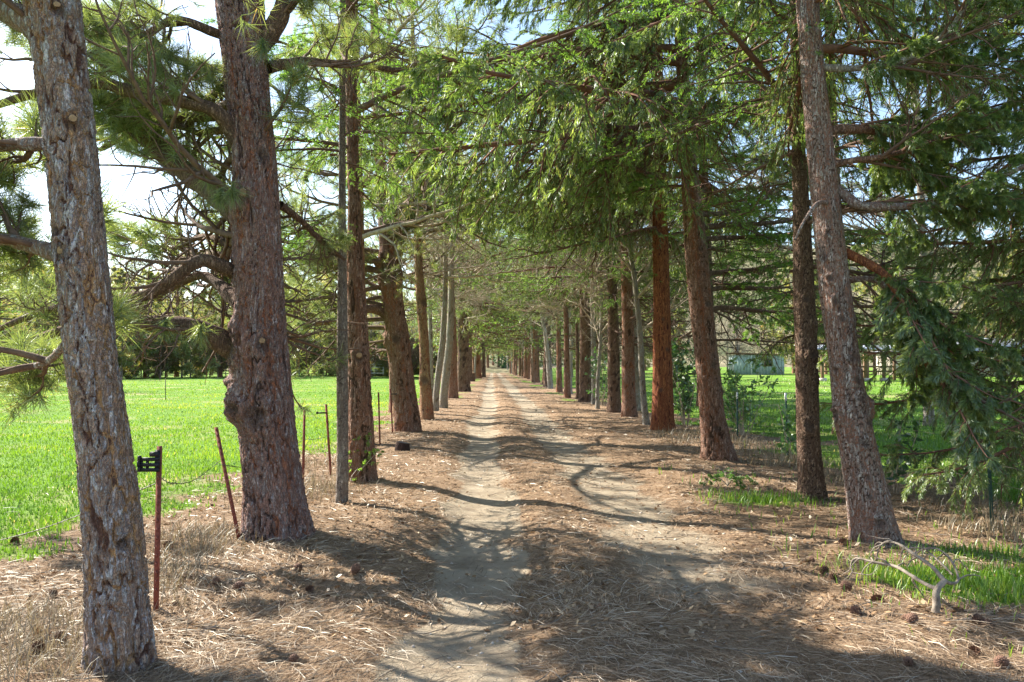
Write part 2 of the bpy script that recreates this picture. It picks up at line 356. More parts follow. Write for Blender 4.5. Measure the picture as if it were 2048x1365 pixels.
# ------------------------------------------------------------------ trunks
def vor(u, v, n, seed):
    iu, iv = np.floor(u), np.floor(v)
    F1 = np.full(u.shape, 9.0); F2 = F1.copy(); ID = np.zeros(u.shape)
    for du in (-1, 0, 1):
        for dv in (-1, 0, 1):
            cu, cv = iu + du, iv + dv; cm = np.mod(cu, n)
            px = cu + 0.08 + 0.84 * hsh(cm, cv, seed); py = cv + 0.08 + 0.84 * hsh(cm, cv, seed + 1)
            d = np.hypot(u - px, (v - py)); idn = hsh(cm, cv, seed + 2)
            m = d < F1
            F2 = np.where(m, F1, np.minimum(F2, d)); ID = np.where(m, idn, ID); F1 = np.where(m, d, F1)
    return F2 - F1, ID
def vnp(u, v, n, sd):
    i = np.floor(u); j = np.floor(v); fx = u - i; fy = v - j; fx = fx * fx * (3 - 2 * fx); fy = fy * fy * (3 - 2 * fy)
    i0 = np.mod(i, n); i1 = np.mod(i + 1, n)
    return (hsh(i0, j, sd) * (1 - fx) + hsh(i1, j, sd) * fx) * (1 - fy) + (hsh(i0, j + 1, sd) * (1 - fx) + hsh(i1, j + 1, sd) * fx) * fy
def fbmp(u, v, n, sd, o=3):
    r = 0; a = .5
    for k in range(o): r = r + a * (vnp(u, v, n, sd + 13 * k) - .5); u = u * 2; v = v * 2 + 3.7; n = n * 2; a *= .5
    return r * 2
def bark_disp(th, z, rad0, cw, ch, amp, seed, plates=False):
    n = max(5, int(round(2 * math.pi * rad0 / cw))); u = th / (2 * math.pi) * n; v = z / ch
    wu = u + .5 * fbmp(u, v * 1.3, n, seed + 1, 2); wv = v + .3 * fbmp(u, v, n, seed + 2, 2)
    wid = np.clip(.085 + .20 * fbmp(u * 1, v * .5, n, seed + 4, 2), .04, .20)
    r1 = sstep(0, 1, np.abs(fbmp(wu, wv, n, seed + 5, 3)) / wid)
    r2 = sstep(0, 1, np.abs(fbmp(wu * 1 + .5, wv * .8 + 9, n, seed + 6, 3)) / (wid * .8))
    r3 = sstep(0, 1, np.abs(fbmp(wu, wv * 3.2, n, seed + 8, 2)) / (wid * .55))
    pl = np.minimum(r1, .25 + .75 * r2); pl = pl * (.72 + .28 * r3)
    d2, id2 = vor(u * 2 + wu * .3, v * 4.2 + wv * .5, n * 2 if plates else 10 ** 6, seed + 90)
    if plates: d2, id2 = vor(u * 1.0 + .4 * wu * 0 + .45 * fbmp(u, v, n, seed + 31, 2), wv, n, seed + 90); pl = np.minimum(sstep(0, .20, d2), .4 + .6 * r1)
    fl = sstep(0, .2, d2)
    fine = fbmp(u * 4, z * 26, n * 4, seed + 9, 3)
    disp = amp * (pl - .85) * 1.1 + amp * .22 * (fl - .8) * (.4 + id2) + amp * .5 * fine
    warm = np.clip(.5 + 1.3 * fbmp(u * 1, v * .22, n, seed + 21, 3), 0, 1)
    return disp, np.clip(pl * (.75 + .25 * fl), 0, 1), np.clip(.25 * id2 + .75 * (.5 + fine), 0, 1), warm
def trunk_curve(rows, d, base, height, top_lean=0.5):
    """rows of (v, xl, xr) -> arrays z, cx, cy, r (world)"""
    zs, cx, cy, rs = [], [], [], []
    for (v, xl, xr) in rows:
        p = at((xl + xr) / 2, v, d); zs.append(p[2]); cx.append(p[0]); cy.append(d)
        rs.append((xr - xl) / 2 * d / F * math.cos(math.atan(((xl + xr) / 2 - 1024) / F)) * .97)
    z0 = base[2]; zs[0] = z0
    z = np.array(zs); cx = np.array(cx); r = np.array(rs)
    sl = (cx[-1] - cx[-3]) / (z[-1] - z[-3]) * top_lean
    ze = np.linspace(z[-1], height, 7)[1:]
    cxe = cx[-1] + sl * (ze - z[-1]) ; re = r[-1] * (1 - (ze - z[-1]) / (height - z[-1])) * 0.93 + 0.02
    z = np.concatenate([z, ze]); cx = np.concatenate([cx, cxe]); r = np.concatenate([r, re])
    return z, cx, np.full(len(z), float(d)), r
def trunk_mesh(name, curve, mat, cw, ch, amp, seed, zvis, res, base, knots=(), flare=0.35, coarse=0.35):
    z, cx, cy, r = curve; z0 = base[2]
    zs = np.concatenate([np.arange(z0 - 0.2, min(zvis, z[-1] - 0.3), res), np.arange(min(zvis, z[-1] - 0.3), z[-1], coarse)])
    C = np.stack([np.interp(zs, z, cx), np.interp(zs, z, cy)], -1); rr = np.interp(zs, z, r)
    # smooth the silhouette a little
    k = max(1, int(0.15 / res)); ker = np.ones(2 * k + 1) / (2 * k + 1)
    nv = np.sum(zs < zvis)
    for arr in (C[:, 0], C[:, 1], rr):
        pad = np.concatenate([np.full(k, arr[0]), arr[:nv], np.full(k, arr[nv - 1])]); arr[:nv] = np.convolve(pad, ker, 'valid')
    nth = int(np.clip(2 * math.pi * rr[0] / res, 12, 260))
    th = np.linspace(0, 2 * math.pi, nth, endpoint=False)
    TH, Z = np.meshgrid(th, zs)
    RR = rr[:, None] * np.ones_like(TH)
    # root flare lobes
    fl = np.exp(-np.maximum(0, Z - z0) / 0.16) * flare * rr[0] * (0.30 + 0.45 * fbm(np.cos(TH) * 1.6 + seed, np.sin(TH) * 1.6, seed, 2))
    RR = RR + fl + 0.035 * RR * fbm(np.cos(TH) * 1.2 + seed, Z * 1.5 + np.sin(TH), seed + 3, 2) * 2
    disp, pl, idn, warm = bark_disp(TH, Z, float(np.mean(rr[:max(2, nv)])), cw, ch, amp, seed, mat in (BK['flaky'], BK['dark']))
    disp = disp * np.clip(rr[:, None] / rr[0], 0.25, 1)
    kn = np.zeros_like(TH)
    for (ku, kv, kr, ka) in knots:
        d = cy[0]; p = at(ku, kv, d); kz = p[2]
        c0 = np.interp(kz, z, cx); r0 = np.interp(kz, z, r); s = np.clip((p[0] - c0) / r0, -1, 1)
        kt = (-math.pi / 2 + math.asin(s)) % (2 * math.pi); rm = kr * d / F
        dt = np.abs((TH - kt + math.pi) % (2 * math.pi) - math.pi) * r0
        rho = np.hypot(dt, (Z - kz) * 0.85) / rm
        g = np.exp(-rho ** 2); ring = np.exp(-((rho - 0.85) / 0.35) ** 2)
        disp = disp + .62 * ka * rm * (0.55 * g + 0.55 * ring - 0.35 * np.exp(-(rho / 0.4) ** 2)) * (1 + (1.4 if rm < .07 else .7) * fbm(TH * r0 * (40 if rm < .07 else 16), Z * (40 if rm < .07 else 16), seed + 77, 3)) ; kn = np.maximum(kn, 0.75 * np.exp(-(rho / 0.65) ** 4))
    RR = RR + disp
    X = C[:, 0:1] + RR * np.cos(TH) - base[0]; Y = C[:, 1:2] + RR * np.sin(TH) - base[1]
    Vt = np.stack([X, Y, Z - z0], -1).reshape(-1, 3)
    m = len(zs); ii = np.arange(m - 1)[:, None] * nth; jj = np.arange(nth)[None]
    Ft = np.stack([ii + jj, ii + (jj + 1) % nth, ii + nth + (jj + 1) % nth, ii + nth + jj], -1).reshape(-1, 4)
    return mesh(name, [(Vt, Ft, 0, {'plate': pl.ravel(), 'tone': idn.ravel(), 'knot': kn.ravel(), 'warm': warm.ravel()})], [mat], True)

# ------------------------------------------------------------------ crowns
LOCAL_LANE = False
def corridor(P):
    """True where the lane is kept clear of branches"""
    x, y, z = P[..., 0], P[..., 1], P[..., 2]
    if LOCAL_LANE: return (x > 0.45) & (z < 4.3)
    top = 3.7 + 0.9 * sstep(8, 30, y)
    c = (x > -1.5) & (x < 3.4) & (z < top)
    c |= (np.hypot(x, y) < 3.2) & (z < 4.5)
    return c
def auto_limbs(zc, cxf, cyf, rf, az, el, L, droop, up, wig, M=8):
    n = len(zc); P = np.zeros((n, M, 3)); P[:, 0] = np.stack([cxf(zc), cyf(zc), zc], -1)
    a = az.copy(); st = L / (M - 1)
    for k in range(1, M):
        t = k / (M - 1)
        e = el + droop * math.sin(min(1, t * 1.2) * math.pi / 2) + up * t * t + U(-wig, wig, n) * 0.7
        a = a + U(-wig, wig, n)
        P[:, k] = P[:, k - 1] + np.stack([np.cos(a) * np.cos(e), np.sin(a) * np.cos(e), np.sin(e)], -1) * st[:, None]
    r0 = np.minimum(rf(zc) * 0.42, 0.012 + 0.014 * L)
    Rd = r0[:, None] * (1 - 0.85 * np.linspace(0, 1, M))[None] ** 0.9
    return P, Rd
def shoots(P, Rd, n, t0, t1, Lr, ang, M=5, flat=0.25, droop=0.0, up=0.0, wig=0.15, taper=0.7, rad=0.35):
    Np = len(P)
    if Np == 0: return np.zeros((0, M, 3)), np.zeros((0, M))
    Lp = np.linalg.norm(np.diff(P, axis=1), axis=-1).sum(1)
    t = t0 + (t1 - t0) * (np.arange(n)[None] + U(0, 1, (Np, n))) / n
    S, T = poly_interp(P, t)
    side = nrm(np.cross(T, np.array([0, 0, 1.0]) + 1e-4)); upv = np.cross(side, T)
    sg = np.where((np.arange(n)[None] + rng.integers(0, 2, (Np, 1))) % 2 == 0, 1.0, -1.0)
    ph = np.where(flat >= 1, 0, 1) * U(-math.pi, math.pi, (Np, n)) * (1 - flat) * 0.8
    q = side * (sg * np.cos(ph))[..., None] + upv * np.sin(ph)[..., None]
    an = ang * U(0.75, 1.25, (Np, n))
    D = nrm(T * np.cos(an)[..., None] + q * np.sin(an)[..., None]).reshape(-1, 3)
    L = (Lp[:, None] * Lr * (1 - taper * t) * U(0.6, 1.25, (Np, n))).reshape(-1)
    Q = np.zeros((Np * n, M, 3)); Q[:, 0] = S.reshape(-1, 3)
    d = D.copy()
    for k in range(1, M):
        f = k / (M - 1)
        d = nrm(d + rng.normal(0, wig, d.shape) + np.array([0, 0, 1.0]) * (droop + up * f) / (M - 1))
        Q[:, k] = Q[:, k - 1] + d * (L / (M - 1))[:, None]
    rp = np.take_along_axis(Rd, np.clip((t * (Rd.shape[1] - 1)).astype(int), 0, Rd.shape[1] - 1), 1).reshape(-1)
    r0 = np.maximum(rp * rad * 1.5, 0.0028); Rq = r0[:, None] * (1 - 0.7 * np.linspace(0, 1, M))[None]
    return Q, Rq
def tri_blades(p, d, L, wd, bend=None):
    """single triangles: base p, direction d"""
    n = len(p); sv_ = nrm(np.cross(d, rng.normal(size=(n, 3))))
    a = p + sv_ * (wd / 2)[:, None]; b = p - sv_ * (wd / 2)[:, None]; c = p + d * L[:, None]
    Vt = np.stack([a, b, c], 1).reshape(-1, 3); Ft = np.arange(3 * n).reshape(-1, 3); return Vt, Ft
def lens_blades(p, d, L, wd, sv_=None):
    """two-triangle diamonds, widest a third of the way out"""
    n = len(p)
    if sv_ is None: sv_ = nrm(np.cross(d, rng.normal(size=(n, 3))))
    m = p + d * (L * 0.45)[:, None]
    Vt = np.stack([p, m + sv_ * (wd / 2)[:, None], p + d * L[:, None], m - sv_ * (wd / 2)[:, None]], 1).reshape(-1, 3)
    return Vt, np.arange(4 * n).reshape(-1, 4)
def foliage_tufts(Q, per, K, L, wd, tintb):
    """pine tufts round the outer ends of twigs"""
    Nq = len(Q)
    t = np.concatenate([np.ones((Nq, 1)), U(0.55, 1, (Nq, per - 1))], 1) if per > 1 else np.ones((Nq, 1))
    S, T = poly_interp(Q, t); S = S.reshape(-1, 3); T = T.reshape(-1, 3)
    tint = np.clip(tintb + rng.normal(0, 0.20, len(S)), 0, 0.93)
    tint = np.where(U(0, 1, len(S)) < 0.025, 1.0, tint)
    S2 = np.repeat(S, K, 0); T2 = np.repeat(T, K, 0); ti = np.repeat(tint, K)
    n = len(S2); rd = nrm(rng.normal(size=(n, 3)))
    fwd = U(0.15, 1.1, n)
    D = nrm(T2 * fwd[:, None] + rd * 0.75 + np.array([0, 0, -0.12]))
    Ln = L * U(0.7, 1.15, n); S2 = S2 - T2 * U(0, 0.10, n)[:, None]
    Vt, Ft = tri_blades(S2, D, Ln, np.full(n, wd)); return Vt, Ft, np.repeat(np.clip(ti + rng.normal(0, 0.16, n), 0, 1), 3)
def foliage_comb(Q, K, L, wd, ang, tintb, droop=0.0, flat=0.8):
    """needles or scale sprays set along a twig on both sides"""
    Nq = len(Q); t = (np.arange(K)[None] + U(0, 1, (Nq, K))) / K
    S, T = poly_interp(Q, t * 0.98 + 0.02)
    side = nrm(np.cross(T, np.array([0, 0, 1.0]) + 1e-4)); upv = np.cross(side, T)
    sg = np.where(np.arange(K)[None] % 2 == 0, 1.0, -1.0) * np.ones((Nq, 1))
    ph = rng.normal(0, (1 - flat) * 1.6 + 0.05, (Nq, K))
    q = side * (sg * np.cos(ph))[..., None] + upv * np.sin(ph)[..., None]
    a = ang * U(0.6, 1.25, (Nq, K))
    D = nrm(T * np.cos(a)[..., None] + q * np.sin(a)[..., None] + np.array([0, 0, -droop]) * U(0.4, 1.4, (Nq, K))[..., None])
    tint = np.clip(tintb + rng.normal(0, 0.16, (Nq, 1)) + rng.normal(0, 0.09, (Nq, K)) + 0.25 * (t - 0.5), 0, 1).reshape(-1)
    Ln = (L * (1.15 - 0.6 * t) * U(0.7, 1.2, (Nq, K))).reshape(-1)
    n = Nq * K
    sv_ = nrm(np.cross(D.reshape(-1, 3), upv.reshape(-1, 3) + rng.normal(0, 0.5, (n, 3))))
    Vt, Ft = lens_blades(S.reshape(-1, 3), D.reshape(-1, 3), Ln, wd * Ln / L, sv_); return Vt, Ft, np.repeat(tint, 4)

def prune(Q, Rq, keep=None):
    ok = ~(corridor(Q[:, -1]) | corridor(Q[:, Q.shape[1] // 2]))
    if keep is not None: ok &= keep(Q[:, -1])
    return Q[ok], Rq[ok]
def dress(kind, P, Rd, lod=1.0, tint=0.5, dead=0.0, keep=None, dens=1.0, clear=True):
    """grow twigs and foliage on limbs; returns wood parts and leaf parts"""
    wood, leaf = [], []
    pr = (lambda a, b: prune(a, b, keep)) if clear else (lambda a, b: (a, b))
    D = lambda k: max(1, int(round(k * dens)))
    if kind == 'pine':
        Q, Rq = pr(*shoots(P, Rd, D(10), 0.22, 1.0, 0.42, 0.9, 6, 0.35, -0.15, 1.0, 0.22))
        S, Rs = pr(*shoots(Q, Rq, 4, 0.35, 1.0, 0.42, 0.8, 4, 0.2, 0.1, 0.5, 0.25))
        wood += [tubes(Q, Rq, 4), tubes(S, Rs, 3)]
        live = U(0, 1, len(S)) > dead
        al = np.concatenate([S[live], Q[:, -4:][U(0, 1, len(Q)) > dead]])
        if lod >= 1: leaf.append(foliage_tufts(al, 1, 38, 0.19, 0.0050, tint))
        elif lod > .3: leaf.append(foliage_tufts(al, 1, 17, 0.27, 0.019, tint))
        else: leaf.append(foliage_tufts(al, 1, 22, 0.46, 0.055, tint))
    elif kind == 'fir':
        Q, Rq = pr(*shoots(P, Rd, D(14), 0.12, 1.0, 0.38, 0.95, 5, 0.75, -0.35, 0.0, 0.10))
        S, Rs = pr(*shoots(Q, Rq, 5, 0.15, 1.0, 0.40, 0.8, 3, 0.8, -0.15, 0.0, 0.08))
        wood += [tubes(Q, Rq, 3), tubes(S[::2], Rs[::2], 3)]
        live = U(0, 1, len(S)) > dead; al = S[live]
        if lod >= 1: leaf.append(foliage_comb(al, 20, 0.050, 0.013, 1.0, tint, 0.08, 0.75))
        else: leaf.append(foliage_comb(al, 8, 0.12, 0.040, 1.0, tint, 0.1, 0.6))
    elif kind == 'cedar':
        Q, Rq = pr(*shoots(P, Rd, D(14), 0.10, 1.0, 0.36, 0.9, 5, 0.7, -0.9, 0.0, 0.12))
        S, Rs = pr(*shoots(Q, Rq, 6, 0.10, 1.0, 0.42, 0.75, 4, 0.6, -0.7, 0.0, 0.12))
        wood += [tubes(Q, Rq, 3), tubes(S[::3], Rs[::3], 3)]
        live = U(0, 1, len(S)) > dead; al = S[live]
        if lod >= 1: leaf.append(foliage_comb(al, 19, 0.075, 0.017, 0.6, tint, 0.35, 0.7))
        else: leaf.append(foliage_comb(al, 8, 0.16, 0.046, 0.6, tint, 0.35, 0.6))
    elif kind == 'bare':
        Q, Rq = pr(*shoots(P, Rd, D(9), 0.15, 1.0, 0.50, 0.7, 6, 0.2, 0.15, 0.2, 0.20, 0.6, 0.45))
        S, Rs = pr(*shoots(Q, Rq, 6, 0.2, 1.0, 0.42, 0.7, 4, 0.15, 0.0, 0.2, 0.22, 0.6, 0.4))
        Rs = np.maximum(Rs, 0.0045)
        wood += [tubes(Q, Rq, 4), tubes(S, Rs, 3)]
    return wood, leaf
def grow(kind, curve, zlo, zhi, n, Lmax, tint=0.5, lod=1.0, seed=0, dead_below=None, az_bias=None, keep=None, dens=1.0, Lmin=0.5, clear=True, shape='cone'):
    z, cx, cy, r = curve
    cxf = lambda q: np.interp(q, z, cx); cyf = lambda q: np.interp(q, z, cy); rf = lambda q: np.interp(q, z, r)
    f = (np.arange(n) + U(0, 1, n)) / n; zc = zlo + (zhi - zlo) * f
    az = np.arange(n) * 2.399 + U(-0.5, 0.5, n)
    if az_bias is not None: az = az + 0.9 * np.sin(az_bias - az)
    prof = np.clip(1.15 - f, 0.12, 1) if shape == 'cone' else np.clip(1.3 * np.sqrt(np.clip(1.02 - f, 0, 1)), 0.2, 1)
    L = np.maximum(Lmin, Lmax * prof * U(0.7, 1.1, n))
    if LOCAL_LANE: L = L * np.where((zc > 4.3) & (np.cos(az) > .2), 1 + 1.0 * np.cos(az), 1)
    K = {'pine': (0.20, -0.25, 0.75, 0.16), 'fir': (0.10, -0.40, 0.30, 0.06), 'cedar': (0.15, -0.60, 0.35, 0.08), 'bare': (0.75, 0.0, 0.15, 0.16)}[kind]
    el = K[0] + 0.35 * f + U(-0.15, 0.15, n)
    P, Rd = auto_limbs(zc, cxf, cyf, rf, az, el, L, K[1], K[2], K[3])
    wood, leaf = [], []
    if clear:
        bad = corridor(P).any(1)
        # limbs that would cross the lane were sawn back to stubs
        idx = np.where(bad)[0]
        for q in idx:
            c = corridor(P[q]); k = max(1, int(np.argmax(c))); fr = max(0.05, (k - 0.6) / 7.0)
            t = np.linspace(0, fr, 8)[None]; P[q] = poly_interp(P[q:q + 1], t)[0][0]; Rd[q] = Rd[q] * np.linspace(1, 0.9, 8)
        stub = bad & (np.linalg.norm(P[:, -1] - P[:, 0], axis=1) < 0.9)
    else: stub = np.zeros(n, bool)
    wood.append(tubes(P, Rd, 7 if lod >= 1 else 5))
    live = ~stub
    if dead_below is not None:
        dm = live & (zc < dead_below)
        w_, l_ = dress('bare', P[dm], Rd[dm] * 0.8, lod, tint, 0, keep, dens * 0.8, clear); wood += w_
        live = live & ~dm
    w_, l_ = dress(kind, P[live], Rd[live], lod, tint, 0.06, keep, dens, clear); wood += w_; leaf += l_
    return wood, leaf
BOUGH = {}
def make_bough(kind, L, seed):
    """one limb with its twigs and foliage, growing along +X from the origin; copied (shared mesh) onto the trees"""
    global rng
    keep_rng = rng; rng = np.random.default_rng(seed)
    base = kind.split('_')[0]
    K = {'pine': (0.05, -0.10, 0.75, 0.17), 'fir': (0.0, -0.38, 0.30, 0.06), 'cedar': (0.0, -0.50, 0.40, 0.08), 'bare': (0.0, 0.0, 0.2, 0.15)}[base]
    z1 = lambda q: 0 * q
    P, Rd = auto_limbs(np.zeros(1), z1, z1, lambda q: np.full(1, 1.0), np.zeros(1), np.array([K[0]]), np.array([L]), K[1], K[2], K[3], 11)
    Rd = Rd * (.68 if base in ('cedar', 'fir') else .85)
    wood, leaf = [tubes(P, Rd, 7)], []
    f = {3.2: 1.0, 1.6: 0.62, 0.8: 0.4}[L]; c = lambda k: max(3, int(k * f))
    if kind == 'pine':
        Q, Rq = shoots(P, Rd, c(16), 0.18, 1.0, 0.46 / (f ** .35), 0.9, 7, 0.30, -0.1, 1.0, 0.24)
        S, Rs = shoots(Q, Rq, 5, 0.25, 1.0, 0.42, 0.8, 5, 0.15, 0.1, 0.6, 0.26)
        wood += [tubes(Q, Rq, 4), tubes(S, Rs, 3)]
        al = np.concatenate([S[U(0, 1, len(S)) > .10][:, -4:], Q[:, -4:], P[:, -4:]])
        leaf.append(foliage_tufts(al, 1, 26, 0.21, 0.0056, 0.42))
    elif kind == 'fir':
        Q, Rq = shoots(P, Rd, c(30), 0.08, 1.0, 0.36 / (f ** .3), 0.95, 6, 0.75, -0.45, 0.0, 0.10)
        S, Rs = shoots(Q, Rq, 9, 0.12, 1.0, 0.40, 0.8, 4, 0.75, -0.25, 0.0, 0.10)
        wood += [tubes(Q, Rq, 3), tubes(S[::3], Rs[::3], 3)]
        leaf.append(foliage_comb(np.concatenate([S, Q[:, -4:]]), 26, 0.038, 0.0070, 1.0, 0.5, 0.06, 0.35))
    elif kind == 'cedar':
        Q, Rq = shoots(P, Rd, c(30), 0.04, 1.0, 0.34 / (f ** .3), 0.9, 6, 0.65, -1.1, 0.0, 0.12)
        S, Rs = shoots(Q, Rq, 15, 0.04, 1.0, 0.46, 0.7, 4, 0.5, -0.8, 0.0, 0.14)
        wood += [tubes(Q, Rq, 3), tubes(S[::3], Rs[::3], 3)]
        leaf.append(foliage_comb(np.concatenate([S, Q[:, -4:]]), 26, 0.056, 0.0080, 0.6, 0.5, 0.40, 0.35))
    else:
        up = .5 if kind == 'bare' else .3
        Q, Rq = shoots(P, Rd, c(13), 0.12, 1.0, 0.50 / (f ** .3), 0.75, 7, 0.25, 0.1 if kind == 'bare' else -.2, up, 0.22, 0.6, 0.45)
        S, Rs = shoots(Q, Rq, 6, 0.15, 1.0, 0.45, 0.75, 5, 0.1, 0.0, up, 0.26, 0.6, 0.4); Rs = np.maximum(Rs, 0.003)
        wood += [tubes(Q, Rq, 4), tubes(S, Rs, 3)]
    wk = {'pine': 'pine', 'fir': 'fir', 'cedar': 'cedar', 'bare': 'bare'}[base] if kind != 'pine_dead' else 'pine'
    me = mesh('bough', [(v, q, 0) for v, q in wood] + [(v, q, 1, {'tint': t}) for v, q, t in leaf], [WD[wk], LF.get(base, LF['pine'])])
    rng = keep_rng
    return me, P[0]
for kd in ('pine', 'fir', 'cedar', 'bare', 'pine_dead', 'fir_dead'):
    for L_, nv_ in ((3.2, 3), (1.6, 2), (0.8, 2)):
        if kd in ('bare', 'pine_dead', 'fir_dead') and L_ == 3.2: nv_ = 2
        BOUGH[(kd, L_)] = [make_bough(kd, L_, 1000 + 37 * len(BOUGH) + q) for q in range(nv_)]
def put_bough(t, base, kind, p, az, el, L, clear=True, local=None, lim=0.45):
    cls = 3.2 if L > 2.1 else (1.6 if L > 1.05 else 0.8)
    me, C = BOUGH[(kind, cls)][int(rng.integers(len(BOUGH[(kind, cls)])))]
    s = L / cls; ca, sa, ce, se = math.cos(az), math.sin(az), math.cos(el), math.sin(el)
    Rm = np.array([[ca * ce, -sa, -ca * se], [sa * ce, ca, -sa * se], [se, 0, ce]])
    sag = {'cedar': .45, 'fir': .3, 'pine': .15}.get(kind, .1)
    if clear:
        while True:
            W = p + (C * s) @ Rm.T; Wl = W - np.array([0, 0, sag * s]); side = np.array([-sa, ca, 0]) * .35 * L * .5
            if not (corridor(W) | corridor(Wl) | corridor(Wl + side) | corridor(Wl - side))[3:].any(): break
            s *= 0.8
            if s * cls < lim: return None
    o = obj('dead_branch' if ('dead' in kind or kind == 'bare') else 'bough', me, t); o.location = tuple(p - base)
    o.rotation_euler = (U(-.25, .25), -el, az); o.scale = (s, s, s); return o
def boughs(t, base, cur, kind, zlo, zhi, n, Lmax, az_bias=None, dead_below=None, dead='fir_dead', Lmin=.5, shape='cone', el0=None, bias=.9):
    z, cx, cy, r = cur
    f = (np.arange(n) + U(0, 1, n)) / n; zc = zlo + (zhi - zlo) * f
    az = np.arange(n) * 2.399 + U(-.5, .5, n)
    if az_bias is not None: az = az + bias * np.sin(az_bias - az)
    prof = np.clip(1.12 - f, .12, 1) if shape == 'cone' else np.clip(1.25 * np.sqrt(np.clip(1.02 - f, 0, 1)), .2, 1)
    L = np.maximum(Lmin, Lmax * prof * U(.7, 1.1, n)); e0 = {'pine': .15, 'fir': .08, 'cedar': .12, 'bare': .75}[kind] if el0 is None else el0
    lane = np.cos(az - (0.0 if cx[0] < 1 else math.pi)); L = L * np.where((zc > 4.3) & (lane > .2), (1 + .55 * lane) if cy[0] > 9 else (1 - .35 * lane), 1)
    for i in range(n):
        kd = dead if (dead_below is not None and zc[i] < dead_below) else kind
        p = np.array([np.interp(zc[i], z, cx), np.interp(zc[i], z, cy), zc[i]])
        put_bough(t, base, kd, p, az[i], e0 + .4 * f[i] + U(-.18, .18), L[i])
def along(t, base, Pl, kind, n, L, dead=0.0, deadk='pine_dead', t0=.2):
    near = base[1] < 5
    """twigs set along a traced limb"""
    for k in range(n):
        tt = t0 + (1 - t0) * (k + U(0, 1)) / n
        p, T = poly_interp(Pl[None], np.array([[tt]])); p, T = p[0, 0], T[0, 0]
        az = math.atan2(T[1], T[0]) + (1 if k % 2 else -1) * U(.3, 1.2); el = math.asin(max(-1, min(1, T[2]))) * .5 + U(-.3, .45)
        lq = L * U(.6, 1.25) * (1 - .35 * tt)
        if near and p[0] + math.cos(az) * lq > base[0] - .45: continue
        put_bough(t, base, deadk if U(0, 1) < dead else kind, p, az, el, lq, True, lim=.25)
def limb_obj(root, base, pts, radii, mat, n=28, k=12, seed=0, name='limb'):
    Pl = smooth_poly(pts, n); rr = np.interp(np.linspace(0, 1, n), np.linspace(0, 1, len(radii)), radii)
    Vl, Fl = tubes(Pl[None], rr[None], k)
    nn = fbm(Vl[:, 0] * 9 + seed, Vl[:, 2] * 9 + Vl[:, 1] * 5, 5 + seed, 3)
    cen = np.repeat(Pl, k, 0); Vl = cen + (Vl - cen) * (1 + 0.28 * nn)[:, None]
    o = obj(name, mesh(name, [(Vl - np.array(base), Fl, 0, {'plate': 0.75 + 0.5 * nn, 'tone': np.clip(0.5 + nn, 0, 1)})], [mat], True), root)
    return Pl, rr
def cut_knot(root, base, u, v, d, rpx, curve, out=0.03):
    """sawn branch stub: a short collar with a pale cut face"""
    z, cx, cy, r = curve; p = at(u, v, d); c0 = np.array([np.interp(p[2], z, cx), d, p[2]]); r0 = np.interp(p[2], z, r)
    s = np.clip((p[0] - c0[0]) / r0, -0.98, 0.98); dirv = np.array([s, -math.sqrt(1 - s * s), 0.15]); dirv = dirv / np.linalg.norm(dirv)
    rm = rpx * d / F; Pk = np.stack([c0 + dirv * (r0 - 0.04), c0 + dirv * (r0 + out * 0.6), c0 + dirv * (r0 + out)])
    Vk, Fk = tubes(Pk[None], np.array([[rm * 1.6, rm * 1.25, rm]]), 12)
    Vk = Vk + rng.normal(0, rm * 0.06, Vk.shape)
    o = obj('branch_stub', mesh('branch_stub', [(Vk - np.array(base), Fk, 0, {'plate': np.full(len(Vk), 0.8), 'tone': np.full(len(Vk), 0.3)})], [BK['dark']], True), root)
    ring = Vk[-12:]; ctr = ring.mean(0); Vc = np.concatenate([ring, ctr[None] + dirv * 0.004]) - np.array(base)
    Fc = np.array([[i, (i + 1) % 12, 12] for i in range(12)])
    obj('cut_face', mesh('cut_face', [(Vc, Fc, 0)], [M_CUT]), o)

ROWL = 'trees lining the left side of the lane'; ROWR = 'trees lining the right side of the lane'
# ------------------------------------------------------------------ the near trees, one by one
def hero(name, label, cat, rows, mat, cw, ch, amp, seed, res, height, group, knots=(), flare=0.35, zvis=None):
    b = ground((rows[0][1] + rows[0][2]) / 2, rows[0][0]); d = b[1] + (rows[0][2] - rows[0][1]) / 2 * b[1] / F * 0.8
    rows = [(v, xl, xr) for v, xl, xr in rows]
    base = np.array([at((rows[0][1] + rows[0][2]) / 2, rows[0][0], d)[0], d, b[2]]); base[2] = float(ground_h(base[0], base[1]))
    cur = trunk_curve(rows, d, base, height)
    zv = zvis or (EYE + 0.5 * d + 0.3)
    t = thing(name, base, label, cat, group)
    obj('trunk', trunk_mesh('trunk', cur, BK[mat], cw, ch, amp, seed, zv, res, base, knots, flare), t)
    return t, base, d, cur
def px_limb(t, base, d, pts, rpx, mat, dress_kind=None, wkind=None, lk=None, tint=0.5, dens=1.0, dead=0.0, seed=0, wood=None, leaf=None):
    """a limb traced as pixels (u, v, extra depth) at the depth of its trunk"""
    P3 = [at(u, v, d + dd) for u, v, dd in pts]; rr = [r * d / F for r in rpx]
    Pl, rl = limb_obj(t, base, P3, rr, BK['dark' if mat == 'pine2' else mat], 34, 14, seed)
    if dress_kind:
        along(t, base, Pl, dress_kind, int(12 * dens), 1.0, dead, 'pine_dead' if dress_kind == 'pine' else 'fir_dead')

